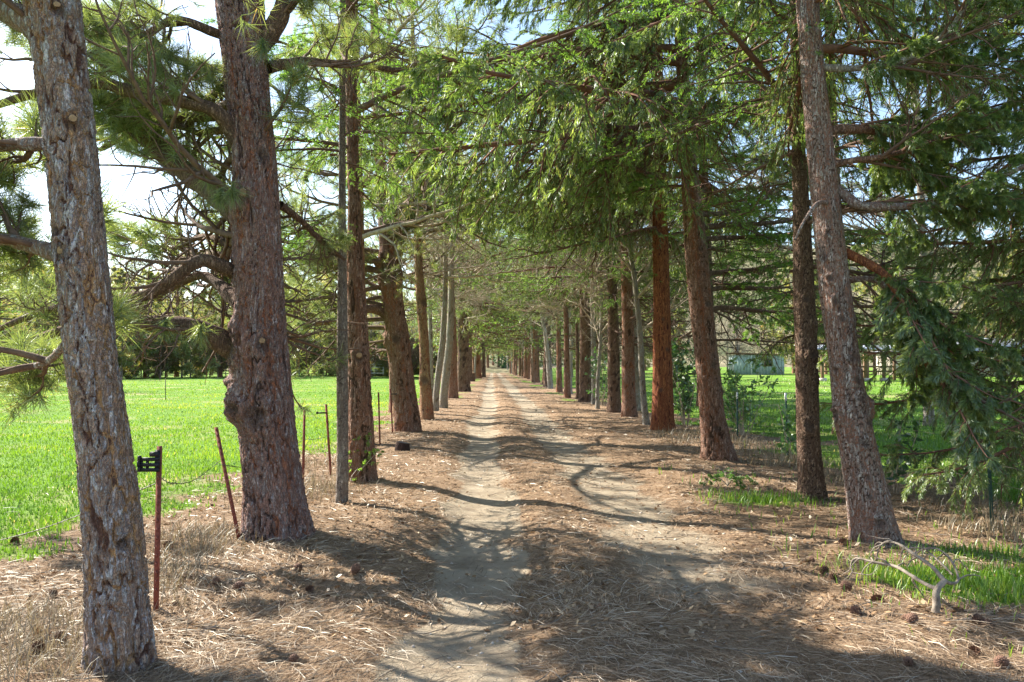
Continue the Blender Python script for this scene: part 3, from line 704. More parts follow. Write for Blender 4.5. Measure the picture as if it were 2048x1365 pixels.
L1 = [(1352,166,312),(1282,174,306),(1081,167,291),(881,150,263),(680,123,234),(448,101,212),(300,85,199),(150,66,180),(0,42,166)]
t, b, d, cur = hero('pine_tree', 'nearest pine at the left edge, grey plates with orange cracks, leaning left', 'tree', L1, 'pine', 0.060, 0.20, 0.022, 101, 0.010, 15.5, ROWL,
    knots=[(150,512,26,0.5),(138,470,15,.3),(265,1075,20,.4),(140,38,22,.4),(165,260,20,.5),(110,298,12,.3)], flare=0.12)
w_, l_ = [], []
px_limb(t, b, d, [(125,100,0),(75,58,0),(30,30,.05),(-40,0,.1),(-140,-60,.2)], [24,28,24,19,12], 'pine', 'pine', 'pine', seed=1, wood=w_, leaf=l_)
px_limb(t, b, d, [(140,292,0),(60,288,.0),(0,293,.1),(-120,310,.3),(-260,300,.4)], [15,13,12,10,6], 'pine', 'pine', 'pine', 'pine', seed=2, tint=.4, wood=w_, leaf=l_)
px_limb(t, b, d, [(155,525,0),(90,500,.05),(40,487,.1),(0,480,.2),(-120,500,.4)], [22,15,13,12,8], 'pine', 'pine', 'pine', seed=3, tint=.4, wood=w_, leaf=l_)
px_limb(t, b, d, [(130,690,.1),(100,720,.3),(60,735,.4),(0,745,.5),(-90,740,.6)], [8,7,6,5,4], 'pine', 'pine', 'pine', seed=4, tint=.5, wood=w_, leaf=l_)
for (u, v, r_) in ((150,514,9),(166,258,7),(137,38,6)): cut_knot(t, b, u, v, d, r_, cur, 0.014)
boughs(t, b, cur, 'pine', 3.6, 15, 13, 2.6, 3.0, bias=1.0)

L2 = [(1080,482,630),(1040,485,622),(981,487,610),(881,479,597),(780,468,587),(680,464,575),(598,471,570),(448,464,563),(299,463,553),(150,446,538),(0,426,530)]
t, b, d, cur = hero('pine_tree', 'stout dark pine with a burl and two arching limbs reaching left', 'tree', L2, 'pine2', 0.060, 0.26, 0.034, 202, 0.015, 17.5, ROWL,
    knots=[(476,800,34,.95),(496,815,18,.6),(530,830,30,.5),(540,690,22,.3),(475,690,40,.45),(500,402,20,.3),(475,545,26,.4),(466,415,30,.4),(535,320,20,.3)], flare=0.10)
w_, l_ = [], []
px_limb(t, b, d, [(480,550,0),(440,532,-.1),(400,522,-.2),(355,552,-.25),(300,588,-.25),(235,602,-.2),(150,610,0),(40,640,.2),(-60,690,.4)], [17,14,13,12,12,11,9,6,3], 'pine2', 'pine', 'pine', seed=5, dead=.75, dens=1.3, wood=w_, leaf=l_)
px_limb(t, b, d, [(478,700,0),(440,680,-.05),(400,660,-.1),(340,648,-.1),(290,646,0),(235,652,.1),(130,660,.3),(20,700,.5),(-80,740,.6)], [30,22,18,17,15,13,10,7,3], 'pine2', 'pine', 'pine', seed=6, dead=.72, dens=1.3, wood=w_, leaf=l_)
px_limb(t, b, d, [(485,610,.2),(455,585,.6),(425,560,.8),(385,555,1.0),(300,600,1.5),(220,640,2.0)], [20,15,12,9,7,4], 'pine2', 'pine', 'pine', seed=7, dead=.7, wood=w_, leaf=l_)
px_limb(t, b, d, [(490,300,0),(460,255,-.1),(430,222,-.2),(390,208,-.2),(320,196,-.2),(250,180,-.1),(180,165,0),(60,190,.1),(-60,230,.2)], [22,18,14,12,12,13,12,9,5], 'pine2', 'pine', 'pine', seed=8, dead=.45, dens=1.2, wood=w_, leaf=l_)
px_limb(t, b, d, [(480,430,.2),(430,385,.3),(370,345,.5),(310,290,.8),(250,240,1.0),(180,170,1.3),(100,60,1.8),(40,-60,2.4)], [28,25,22,21,19,17,13,8], 'pine2', 'pine', 'pine', seed=9, dead=.2, dens=1.3, wood=w_, leaf=l_)
px_limb(t, b, d, [(440,232,.3),(390,236,.5),(330,240,.6),(280,258,.7),(200,300,.9)], [10,10,9,8,5], 'pine2', 'pine', 'pine', seed=10, dead=.3, wood=w_, leaf=l_)
px_limb(t, b, d, [(520,90,0),(545,60,0),(562,25,0),(585,-40,.1),(620,-170,.3),(650,-330,.4)], [24,20,18,17,14,9], 'pine2', 'pine', 'pine', seed=11, wood=w_, leaf=l_)
px_limb(t, b, d, [(535,135,0),(575,128,.2),(605,122,.4),(660,127,.7),(730,130,1.1),(800,140,1.6),(860,112,2.0)], [14,11,9,8,7,6,3], 'pine2', 'pine', 'pine', seed=12, dead=.5, wood=w_, leaf=l_)
px_limb(t, b, d, [(460,78,0),(420,62,-.1),(350,40,-.2),(290,72,-.2),(230,95,-.1),(170,110,.1),(60,120,.4)], [10,9,8,7,6,5,3], 'pine2', 'pine', 'pine', seed=13, dead=.4, wood=w_, leaf=l_)
px_limb(t, b, d, [(455,140,.1),(390,132,.1),(330,110,.1),(260,90,.2),(190,60,.3),(110,40,.4)], [9,8,7,6,5,3], 'pine2', 'pine', 'pine', seed=14, dead=.4, wood=w_, leaf=l_)
px_limb(t, b, d, [(478,500,.3),(440,480,.8),(400,475,1.3),(330,500,1.9),(260,480,2.4),(190,490,2.8)], [9,8,7,6,5,3], 'pine2', 'pine', 'pine', seed=15, dead=.3, wood=w_, leaf=l_)
px_limb(t, b, d, [(560,410,.2),(600,440,.5),(640,480,.8),(690,520,1.2)], [8,6,5,3], 'pine2', 'pine', 'pine', seed=16, dead=.6, wood=w_, leaf=l_)
# drooping tufts hanging in front of the trunk
for (u, v, dd) in ((465,385,-.45),(440,395,-.4),(525,95,-.42),(415,355,-.3),(400,665,-.3),(330,655,-.3)):
    p = at(u, v, d + dd); Q = np.stack([p + np.array([0, 0, .06]), p + np.array([.01, 0, .03]), p, p - np.array([0, 0, .03])])[None]
    l_.append(foliage_tufts(np.repeat(Q, 2, 0), 2, 60, 0.22, 0.0045, 0.35))
cut_knot(t, b, 500, 402, d, 8, cur, 0.014); cut_knot(t, b, 538, 690, d, 6, cur, 0.012)
o = obj('needle_tuft', mesh('needle_tuft', [(v - b, f, 0, {'tint': q}) for v, f, q in l_], [LF['pine']]), t); o['kind'] = 'stuff'
boughs(t, b, cur, 'pine', 4.8, 17, 16, 3.3, 2.8)
boughs(t, b, cur, 'pine', 2.6, 4.4, 9, 2.6, 2.6, 3.4, 'pine_dead', bias=1.0)
for k in range(11):
    zz = 1.9 + k * .25; put_bough(t, b, 'pine' if k % 2 else 'pine_dead', np.array([np.interp(zz, cur[0], cur[1]) - .15, d, zz]), 1.65 + .07 * k, U(-.2, .2), U(2.6, 3.8))

L3A = [(1007,670,696),(917,673,698),(680,673,696),(400,677,692),(0,679,691)]
t, b, d, cur = hero('fir_sapling', 'thin straight pole-like grey trunk standing in front of a red-brown trunk', 'tree', L3A, 'sapling', 0.03, 0.04, 0.005, 303, 0.013, 9.5, ROWL, flare=0.25)
boughs(t, b, cur, 'fir', 3.0, 9.3, 24, 1.5)

L3 = [(966,692,756),(930,694,752),(865,696,748),(759,694,742),(680,692,738),(517,693,727),(400,696,721),(200,690,714)]
t, b, d, cur = hero('fir_tree', 'red-brown furrowed fir just behind the thin grey pole trunk', 'tree', L3, 'brown', 0.055, 0.30, 0.022, 404, 0.019, 16.5, ROWL, knots=[(722,715,14,.6)], flare=0.25)
cut_knot(t, b, 722, 716, d, 5, cur, 0.08)
boughs(t, b, cur, 'fir', 2.8, 16, 32, 2.9, None, 3.4)

L4 = [(863,786,845),(830,789,840),(759,780,828),(680,771,820),(576,763,802),(517,760,794),(459,757,782),(300,748,770)]
t, b, d, cur = hero('pine_tree', 'big left-leaning pine with a swollen fork and twin upper stems', 'tree', L4, 'brown', 0.07, 0.34, 0.030, 505, 0.03, 17, ROWL,
    knots=[(795,680,12,.3),(770,682,12,.8),(780,545,34,.35)], flare=0.15)
w_, l_ = [], []
px_limb(t, b, d, [(782,540,0),(797,500,0),(805,470,0),(818,425,.1),(840,380,.2)], [14,11,9,7,5], 'brown', 'pine', 'pine', seed=21, wood=w_, leaf=l_)
px_limb(t, b, d, [(780,480,0),(800,450,0),(820,420,.2),(860,370,.4)], [9,8,7,5], 'brown', 'pine', 'pine', seed=22, wood=w_, leaf=l_)
px_limb(t, b, d, [(770,630,0),(750,618,-.2),(725,622,-.4),(690,640,-.8),(620,650,-1.4),(560,690,-2)], [10,9,8,7,5,3], 'brown', 'pine', 'pine', seed=23, dead=.5, wood=w_, leaf=l_)
px_limb(t, b, d, [(765,545,0),(750,520,-.2),(735,512,-.4),(690,530,-1.0),(620,520,-1.6)], [8,7,6,5,3], 'brown', 'pine', 'pine', seed=24, dead=.3, wood=w_, leaf=l_)
boughs(t, b, cur, 'pine', 2.6, 16.5, 30, 4.4, 2.7, 3.4, 'pine_dead')

for k in range(9):
    zz = 2.0 + k * .28; put_bough(t, b, 'pine' if k % 3 else 'pine_dead', np.array([np.interp(zz, cur[0], cur[1]), d, zz]), 2.5 + .17 * k, U(-.2, .2), U(3.0, 4.6))
L5 = [(841,840,869),(759,839,862),(680,838,858),(605,832,852),(532,829,846),(400,825,840)]
t, b, d, cur = hero('pine_tree', 'slim orange-barked pine right behind the big leaning pine', 'tree', L5, 'orange', 0.06, 0.15, 0.012, 606, 0.03, 15, ROWL, knots=[(850,760,12,.5),(848,605,10,.5)], flare=0.15)
boughs(t, b, cur, 'pine', 3.0, 14.5, 24, 4.0, 2.9, 3.8, 'pine_dead')

R1 = [(1094,1697,1814),(1060,1695,1800),(981,1689,1779),(830,1664,1742),(680,1650,1717),(598,1637,1707),(448,1625,1688),(299,1612,1669),(150,1600,1652),(0,1590,1639)]
t, b, d, cur = hero('cedar_tree', 'nearest right-hand tree, pale flaky bark full of round knots', 'tree', R1, 'flaky', 0.035, 0.055, 0.008, 707, 0.014, 16, ROWR,
    knots=[(1708,797,11,.6),(1737,815,17,1.2),(1670,828,14,.8),(1725,845,12,.5),(1708,882,12,.5),(1718,950,8,.6),(1722,988,8,.5),(1735,1038,14,.6),(1712,1075,14,.6),(1700,760,10,.5),(1690,718,10,.5),(1685,700,7,.5),(1665,740,10,.6),(1660,605,10,.5),(1650,560,9,.5),(1672,640,9,.5),(1712,640,10,.6),(1640,520,9,.5),(1645,470,8,.5),(1778,990,10,.7)], flare=0.20)
w_, l_ = [], []
px_limb(t, b, d, [(1655,262,0),(1700,258,.1),(1790,262,.3),(1850,258,.5),(1900,252,.7)], [10,10,9,8,5], 'brown', 'cedar', 'cedar', seed=31, tint=.4, dead=.2, wood=w_, leaf=l_)
px_limb(t, b, d, [(1655,335,0),(1700,322,-.1),(1760,315,-.2),(1830,295,-.3),(1895,268,-.4)], [8,7,6,5,3], 'brown', 'cedar', 'cedar', seed=32, dead=.3, wood=w_, leaf=l_)
px_limb(t, b, d, [(1670,375,0),(1700,398,-.1),(1725,412,-.2),(1800,414,-.3),(1870,410,-.4),(1905,404,-.5),(1990,360,-.6),(2080,320,-.7)], [11,10,9,8,7,6,5,4], 'flaky', 'cedar', 'cedar', seed=33, dead=.2, dens=1.2, wood=w_, leaf=l_)
px_limb(t, b, d, [(1690,505,0),(1730,525,-.1),(1770,552,-.2),(1805,600,-.3),(1830,650,-.3),(1850,720,-.3),(1895,770,-.4),(1960,800,-.5)], [10,9,8,8,7,7,6,3], 'red', 'cedar', 'cedar', seed=34, dead=.05, dens=1.5, wood=w_, leaf=l_)
px_limb(t, b, d, [(1700,560,.1),(1760,565,.0),(1820,640,.0),(1880,700,.1),(1960,760,.2)], [7,6,5,4,2], 'flaky', 'cedar', 'cedar', seed=35, dead=.1, dens=1.3, wood=w_, leaf=l_)
px_limb(t, b, d, [(1632,133,0),(1700,138,-.2),(1780,128,-.3),(1850,100,-.4),(1900,55,-.5),(1945,-10,-.6)], [8,7,6,6,5,4], 'pale', 'cedar', 'cedar', seed=36, dead=.5, wood=w_, leaf=l_)
px_limb(t, b, d, [(1680,420,.1),(1640,405,-.2),(1610,440,-.35),(1590,480,-.4)], [5,4,3,2], 'flaky', 'cedar', 'cedar', seed=37, dens=.7, tint=.6, wood=w_, leaf=l_)
boughs(t, b, cur, 'cedar', 4.5, 15.5, 52, 3.6, 0.4)

R2 = [(1003,1592,1656),(970,1595,1650),(881,1591,1641),(680,1588,1635),(598,1585,1632),(448,1585,1622),(249,1582,1608),(0,1580,1600)]
t, b, d, cur = hero('fir_tree', 'dark scaly slender trunk immediately left of the knotty right-hand tree', 'tree', R2, 'dark', 0.028, 0.045, 0.008, 808, 0.015, 14, ROWR,
    knots=[(1618,710,12,.6),(1625,760,10,.5),(1612,850,14,.6),(1630,650,10,.5),(1605,600,10,.5)], flare=0.3)
boughs(t, b, cur, 'fir', 2.8, 13.8, 50, 2.8, None, 4.4)

R3 = [(923,1400,1479),(895,1401,1468),(830,1398,1451),(680,1386,1433),(548,1371,1420),(399,1364,1404),(299,1360,1390),(100,1350,1375)]
t, b, d, cur = hero('fir_tree', 'furrowed brown trunk leaning left, flared at its foot, right of the red cedar', 'tree', R3, 'brown', 0.05, 0.22, 0.020, 909, 0.022, 17, ROWR,
    knots=[(1420,730,10,.6),(1425,855,10,.5),(1410,610,9,.5),(1395,500,9,.5),(1440,780,7,.5)], flare=0.12)
w_, l_ = [], []
for q, (v0, v1, u1) in enumerate(((455,440,1590),(548,530,1585),(580,575,1580),(620,625,1585),(480,470,1575),(430,400,1520))):
    px_limb(t, b, d, [(1400 + (v0 - 400) * .09,v0,.1),(1450,v0 - 4,.4),(1520,(v0+v1)/2,.6),(u1,v1,.9)], [6,5,4,2], 'dark', 'fir', 'fir', seed=40 + q, dead=.55, dens=.8, tint=.5, wood=w_, leaf=l_)
px_limb(t, b, d, [(1370,350,0),(1310,352,-.3),(1260,335,-.6),(1200,310,-1.0)], [7,6,5,3], 'brown', 'fir', 'fir', seed=47, dead=.6, wood=w_, leaf=l_)
boughs(t, b, cur, 'cedar', 5.0, 16.5, 76, 4.6, 2.8, bias=.6)
boughs(t, b, cur, 'fir', 3.6, 6.2, 10, 2.4)

R4 = [(861,1300,1353),(840,1302,1349),(750,1304,1345),(620,1306,1341),(500,1305,1338),(400,1304,1333),(200,1305,1328)]
t, b, d, cur = hero('cedar_tree', 'straight cedar with fibrous bright red-orange bark beside the lane', 'tree', R4, 'red', 0.035, 0.5, 0.014, 1010, 0.03, 18, ROWR, knots=[(1318,780,6,.5),(1330,700,6,.5),(1322,640,5,.5),(1335,560,5,.5)], flare=0.2)
boughs(t, b, cur, 'cedar', 4.8, 17.5, 76, 4.4, 2.9, 5.2, bias=.6)

# cedar whose drooping sprays fill the right edge; its trunk stands just outside the frame
bx_ = np.array([7.3, 8.6, 0]); bx_[2] = float(ground_h(bx_[0], bx_[1]))
cur = (np.array([bx_[2], 3, 8, 13.]), np.array([7.3, 7.25, 7.1, 7.0]), np.full(4, 8.6), np.array([.26, .22, .12, .02]))
t = thing('cedar_tree', bx_, 'dense drooping cedar boughs filling the right edge above the wire fence', 'tree', ROWR)
obj('trunk', trunk_mesh('trunk', cur, BK['red'], .05, .3, .01, 1111, 4, .05, bx_), t)
boughs(t, bx_, cur, 'cedar', 0.9, 12.8, 130, 3.2, 3.3, shape='round', bias=.6)

# ------------------------------------------------------------------ rows beyond: shared variants, one object tree per individual
def variant(kind, height, r0, zlo, n, Lmax, tint, mat, wk, lk, lod=0.5, lean=0.0, dead=None, bias=None, dens=0.85, clear=True):
    cur = (np.array([-.2, 0.4, height * .5, height]), np.array([0, 0, lean * .5, lean]), np.zeros(4), np.array([r0 * 1.18, r0, r0 * .62, .02]))
    tm = trunk_mesh('trunk', cur, BK[mat], 0.09, 0.25, 0.02, int(rng.integers(1e5)), 5.5, 0.07, np.zeros(3), (), 0.2, 0.6)
    w_, l_ = grow(kind, cur, zlo, height * .97, n, Lmax, tint, lod, dead_below=dead, az_bias=bias, dens=dens, clear=clear, shape='round')
    wm = mesh('branchwork', [(v, f, 0) for v, f in w_ if len(v)], [WD[wk]], True)
    lm = mesh('crown', [(v, f, 0, {'tint': q}) for v, f, q in l_ if len(v)], [LF[lk]]) if l_ else None
    return dict(trunk=tm, wood=wm, leaf=lm)
LOCAL_LANE = True
VAR = {
 'pineA': variant('pine', 15, .27, 2.2, 44, 4.6, .62, 'brown', 'pine', 'pine', dead=2.8),
 'pineB': variant('pine', 13, .22, 2.0, 40, 4.2, .55, 'orange', 'pine', 'pine', lean=-.5),
 'firA': variant('fir', 16, .28, 2.0, 60, 3.6, .60, 'dark', 'fir', 'fir', dead=2.8),
 'firB': variant('fir', 14, .22, 2.6, 54, 3.4, .50, 'brown', 'fir', 'fir', lean=-.8, dead=3.6),
 'cedarA': variant('cedar', 16, .34, 2.6, 60, 4.0, .46, 'dark', 'cedar', 'cedar', dead=3.2),
 'cedarB': variant('cedar', 14, .30, 2.2, 54, 3.6, .58, 'brown', 'cedar', 'cedar'),
 'bareA': variant('bare', 12, .15, 3.0, 24, 3.6, .5, 'pale', 'bare', 'bare', lean=-.9),
 'bareB': variant('bare', 11, .13, 2.6, 24, 3.2, .5, 'pale', 'bare', 'bare', lean=.6),
}
LOCAL_LANE = False
for k_, a_ in (('woodA', ('pine', 15, .25, .8, 40, 4.2, .75, 'brown', 'pine', 'pine')), ('woodB', ('bare', 12, .18, .6, 40, 4.2, .5, 'pale', 'bare', 'bare'))): VAR[k_] = variant(*a_, clear=False, lod=.25)
def plant(var, x, y, label, cat, group, s=1.0, rz=None, name=None, sr=1.0):
    v = VAR[var]; z = float(ground_h(x, y))
    t = thing(name or {'p': 'pine_tree', 'f': 'fir_tree', 'c': 'cedar_tree', 'b': 'bare_tree', 'w': 'woodland_tree'}[var[0]], (x, y, z - .02), label, cat, group, (U(-.5, .5) + (math.pi if x > 1 else 0)) if rz is None else rz, s)
    obj('trunk', v['trunk'], t).scale = (sr, sr, 1)
    if v['wood']: obj('branchwork', v['wood'], t)
    if v['leaf']:
        o = obj('crown', v['leaf'], t); o['kind'] = 'stuff'
    return t
def mid_tree(kind, x, y, r0, height, lean, mat, zlo, n, Lmax, label, group, name, dead_below=None, dead='fir_dead', wav=0.0):
    z0 = float(ground_h(x, y)); base = np.array([x, y, z0]); zs = np.array([0, .5, 1.2, 2.5, 4, 6, 9, height]) + z0
    cxs = x + lean * (zs - z0) + wav * np.sin((zs - z0) * 1.1 + x); rs = r0 * np.array([1.18, 1.0, .95, .87, .78, .66, .45, .03 / r0])
    cur = (zs, cxs, np.full(8, float(y)), rs)
    t = thing(name, base, label, 'tree', group)
    obj('trunk', trunk_mesh('trunk', cur, BK[mat], .07, .2, .06 * r0, int(rng.integers(1e5)), EYE + .5 * y, max(.05, .003 * y), base, (), .2, .6), t)
    boughs(t, base, cur, kind, z0 + zlo, z0 + height * .97, n, Lmax, math.pi if x < 1 else 0.0, dead_below, dead, bias=.35, shape='round' if y > 28 else 'cone')
    if y < 70:                                              # pale leafless side branches reaching over the lane
        for q in range(7):
            zz = z0 + U(4.2, 8.5); sgn = 0.0 if x < 1 else math.pi
            put_bough(t, base, 'bare', np.array([np.interp(zz, zs, cxs), y, zz]), sgn + U(-1.1, 1.1), U(-.05, .5), U(2.2, 3.6))
    return t
SPEC = {'pineA': ('pine', 15, 'brown', 2.4, 38, 4.4, 'pine_tree', 3.2, 'pine_dead'), 'pineB': ('pine', 13, 'orange', 2.2, 36, 4.2, 'pine_tree', 3.0, 'pine_dead'), 'firA': ('fir', 16, 'dark', 2.2, 46, 3.5, 'fir_tree', 3.4, 'fir_dead'),
        'firB': ('fir', 14, 'brown', 2.4, 42, 3.3, 'fir_tree', 3.6, 'fir_dead'), 'cedarA': ('cedar', 16, 'dark', 2.6, 46, 4.0, 'cedar_tree', 3.8, 'fir_dead'), 'cedarB': ('cedar', 14, 'brown', 2.2, 42, 3.6, 'cedar_tree', None, 'fir_dead'),
        'bareA': ('bare', 12, 'pale', 2.4, 24, 3.2, 'bare_tree', None, 'fir_dead'), 'bareB': ('bare', 11, 'pale', 2.0, 22, 3.0, 'bare_tree', None, 'fir_dead')}
def plant_mid(var, x, y, r0, label, group, lean=-.02, wav=0.0):
    k = list(SPEC[var])
    if x < 1: k[4] = int(k[4] * .62); k[3] += .8; k[5] *= .9
    return mid_tree(k[0], x, y, r0, k[1] * U(.92, 1.08), lean, k[2], k[3], k[4], k[5], label, group, k[6], k[7], k[8], wav)
def plant_px(var, u, v, wpx, label, group, name=None, lean=None, s=1.0):
    p = ground(u, v); r_ = wpx / 2 * p[1] / F
    return plant_mid(var, p[0], p[1] + r_, r_, label, group, -.02 if lean is None else lean, .06 if var[0] == 'b' else .02)
for a in (('bareA', 873, 823, 13, 'slim pale trunk between the orange pine and a grey trunk', ROWL, None, .06),
          ('bareB', 889, 817, 17, 'grey leafless alder leaning right beside the slim pale trunk, left row', ROWL, None, .05),
          ('firB', 906, 797, 20, 'mossy brown trunk touching the grey leafless alder, left row', ROWL),
          ('cedarA', 927, 784, 27, 'blackish thick trunk with side stubs midway down the left row', ROWL),
          ('cedarB', 956, 757, 14, 'dark thick far trunk beyond the blackish one, left row', ROWL),
          ('firA', 968, 755, 8, 'slender brown far trunk near the lane end, left row', ROWL),
          ('bareA', 1298, 851, 13, 'pale leafless forked tree leaning left against the red cedar', ROWR, None, -.10),
          ('firB', 1262, 835, 29, 'grey-pink trunk with a ringed waist left of the pale leaning tree', ROWR),
          ('firA', 1232, 826, 27, 'rough grey-based trunk with drooping green sprays, right row', ROWR),
          ('bareB', 1198, 818, 8, 'thin whitish forked stem in the right row', ROWR, None, .02),
          ('cedarA', 1175, 804, 27, 'broad dark trunk, thickest midway down the right row', ROWR),
          ('firA', 1157, 798, 8, 'thin dark stem left of the broad dark trunk, right row', ROWR),
          ('firB', 1136, 796, 13, 'brown trunk with bumpy bark two left of the broad dark one', ROWR),
          ('bareB', 1143, 789, 8, 'pale narrow trunk half hidden behind the bumpy brown one', ROWR),
          ('pineA', 1120, 785, 12, 'speckled upright trunk at the grassy strip, right row', ROWR),
          ('bareA', 1103, 778, 10, 'pale trunk leaning left at the grassy strip, right row', ROWR, None, -.12)):
    plant_px(a[0], a[1], a[2], a[3], a[4], a[5], None, a[7] if len(a) > 7 else None)
kinds = ['cedarA', 'firA', 'pineA', 'cedarB', 'firB', 'pineB', 'firA', 'bareB', 'cedarA', 'pineB']
y = 62.0; k = 0
while y < 235:
    for side in (-1, 1):
        x = (-2.5 if side < 0 else 4.9) + U(-.4, .4) - (0.006 * (y - 60) if side < 0 else 0)
        plant(kinds[int(rng.integers(len(kinds)))], x, y + U(-1.5, 1.5), 'distant dark trunk in the far stretch of the %s tree row' % ('left' if side < 0 else 'right'), 'tree',
              'far trees in the %s row' % ('left' if side < 0 else 'right'), U(1.05, 1.35))
    y += U(5, 7.5) * (1 if y < 130 else 1.5); k += 1
# second line just behind each row, between near trees (their crowns fill the tunnel sides)
for (var, x, yy_, lab) in (('firA', -2.9, 33, 'green fir whose crown shows behind the orange pine'), ('pineA', -3.4, 27, 'pine behind the slim pale trunk on the field side'),
                           ('firB', 5.6, 30, 'fir behind the ringed grey-pink trunk on the right'), ('bareB', 5.4, 23.5, 'leafless pale tree behind the red cedar'),
                           ('bareA', 5.2, 27.5, 'leafless whitish tree left of the red cedar top'), ('bareB', 4.4, 33, 'leafless tree arching over the lane from the right'),
                           ('firA', 5.85, 20.5, 'dark fir between the red cedar and the leaning brown trunk'), ('pineB', -2.74, 16, 'bushy pine on the field side behind the red-brown fir'),
                           ('bareA', -3.0, 38, 'leafless pale tree in the left row behind the alder'), ('cedarB', 5.0, 40, 'drooping cedar behind the thin whitish stem'),
                           ('pineB', -2.8, 45, 'pine with pale needles beyond the mossy trunk'), ('firB', 4.9, 50, 'fir crown arching over the middle of the lane'),
                           ('firA', -2.9, 52, 'fir crown over the left side mid lane'), ('firA', 8.05, 17.5, 'green fir beyond the right fence, between leaning and scaly trunks'),
                           ('cedarB', 9.8, 24, 'cedar past the right fence showing left of the scaly trunk'), ('firB', 8.5, 31, 'fir past the right fence behind the broad-leaved shrub'),
                           ('bareA', 11.5, 20, 'leafless tree past the right fence behind the knotty tree'), ('pineB', -2.95, 24.5, 'low-branched pine on the field side of the leaning pine')):
    plant_mid(var, x, yy_, .13 if var[0] == 'b' else .2, lab, 'trees in the second line of the rows')
# trees closing the far end of the lane
for k, (x, yy_) in enumerate(((-1.5, 246), (2.0, 250), (5.5, 247), (0.2, 262), (4.0, 268), (-5, 255), (9, 256))):
    plant(['cedarB', 'firA', 'cedarA', 'pineA', 'firB', 'cedarA', 'firA'][k], x, yy_, 'tree closing the far end of the lane', 'tree', 'trees closing the lane end', 1.6)
# pines standing in the field and along its far side
plant('firA', -33, 52, 'dark green conifer at the left edge of the field', 'tree', None, .8)
for k in range(64):
    row = k // 32; f = (k % 32 + U(0, 1)) / 32; ang = .055 + .72 * f; rr_ = (118 if row == 0 else 150) + U(-8, 12) - 25 * f
    plant(['woodA', 'woodB', 'woodA', 'woodA', 'woodB'][int(rng.integers(5))], -rr_ * math.sin(ang), rr_ * math.cos(ang), 'tree in the pale wood along the far edge of the left field', 'tree', 'trees along the far field edge', U(.8, 1.25), U(0, 6.28))
for k in range(48):
    row = k // 24; f = (k % 24 + U(0, 1)) / 24; ang = .10 + .62 * f; rr_ = (104 if row == 0 else 130) + U(-6, 10)
    plant(['woodB', 'woodB', 'woodA', 'woodB'][int(rng.integers(4))], rr_ * math.sin(ang), rr_ * math.cos(ang), 'tree in the leafless wood at the foot of the right hillside', 'tree', 'trees below the right hillside', U(.75, 1.2), U(0, 6.28))
VAR['thicket'] = variant('bare', 4.2, .06, .2, 34, 2.4, .5, 'sapling', 'fir', 'fir', clear=False, lod=.25)
VAR['thicketB'] = variant('pine', 5.0, .08, .1, 28, 2.8, .8, 'sapling', 'fir', 'pine', clear=False, lod=.25)
for k in range(66):
    f = (k + U(0, 1)) / 66; ang = .05 + .72 * f; rr_ = 108 + U(-5, 5) - 22 * f
    ev = k % 3 == 0
    plant('thicketB' if ev else 'thicket', -rr_ * math.sin(ang), rr_ * math.cos(ang), 'olive green bush at the far edge of the left field' if ev else 'brown leafless brush at the far edge of the left field', 'bush', 'green bushes along the far field edge' if ev else 'brown brush along the far field edge', U(.8, 1.4), U(0, 6.28), 'brush')
for k in range(44):
    side = -1 if k < 26 else 1; az = U(.08, .75); rr_ = U(230, 400)
    x = side * rr_ * math.sin(az); yy_ = rr_ * math.cos(az); z = float(hill_z(side, np.array(x), np.array(yy_)))
    t = plant(['pineA', 'firA', 'pineB', 'cedarA', 'bareA'][int(rng.integers(5))], x, yy_, 'distant conifer on the %s hillside' % ('left' if side < 0 else 'right'), 'tree', 'conifers on the %s hillside' % ('left' if side < 0 else 'right'), U(1.0, 1.5))
    t.location.z = z - .3
# ------------------------------------------------------------------ ground cover
def scatter(n, y0, y1, xl, xr, pw=1.4):
    u = U(0, 1, n); e = 1 - pw
    y = (y0 ** e + u * (y1 ** e - y0 ** e)) ** (1 / e)
    return U(0, 1, n) * (xr(y) - xl(y)) + xl(y), y
# pine needles lying over the verges and the middle of the lane
n = 180000
x, y = scatter(n, 2.0, 24, lambda y: np.maximum(-0.85 * y - .5, -6.0), lambda y: np.minimum(0.78 * y + .5, 7.0), 1.7)
cl = fbm(x * 1.3, y * 1.3, 51, 3)
keep = (U(0, 1, n) < 1 - 0.80 * rut_mask(x, y)) & (U(0, 1, n) > grass_mask(x, y) * 1.1 - 0.12) & (U(0, 1, n) < 0.75 + cl)
x, y, cl = x[keep], y[keep], cl[keep]; n = len(x)
a = 0.9 * math.pi * fbm(x * 0.9, y * 0.9, 61, 3) * 1.6 + rng.normal(0, 0.75, n) + 0.1
L = U(0.10, 0.20, n); wd = 0.0011 + 0.00034 * y
cv = rng.normal(0, 0.28, n)
z0 = ground_h(x, y) + 0.004 + np.abs(rng.normal(0, 0.010, n)) * (1 + cl)
def off(x, y, z, a, l, dz): 
    x2 = x + np.cos(a) * l; y2 = y + np.sin(a) * l; return x2, y2, np.maximum(ground_h(x2, y2) + 0.003, z + dz)
x1, y1, z1 = off(x, y, z0, a, L / 2, np.abs(rng.normal(0, 0.010, n)))
x2, y2, z2 = off(x1, y1, z1, a + cv, L / 2, rng.normal(-0.004, 0.010, n))
p0, p1, p2 = np.stack([x, y, z0], -1), np.stack([x1, y1, z1], -1), np.stack([x2, y2, z2], -1)
s0 = np.stack([-np.sin(a), np.cos(a), rng.normal(0, .5, n)], -1) * (wd / 2)[:, None]
Vn = np.stack([p0 + s0, p0 - s0, p1 - s0, p1 + s0, p2], 1).reshape(-1, 3)
bI = np.arange(n)[:, None] * 5
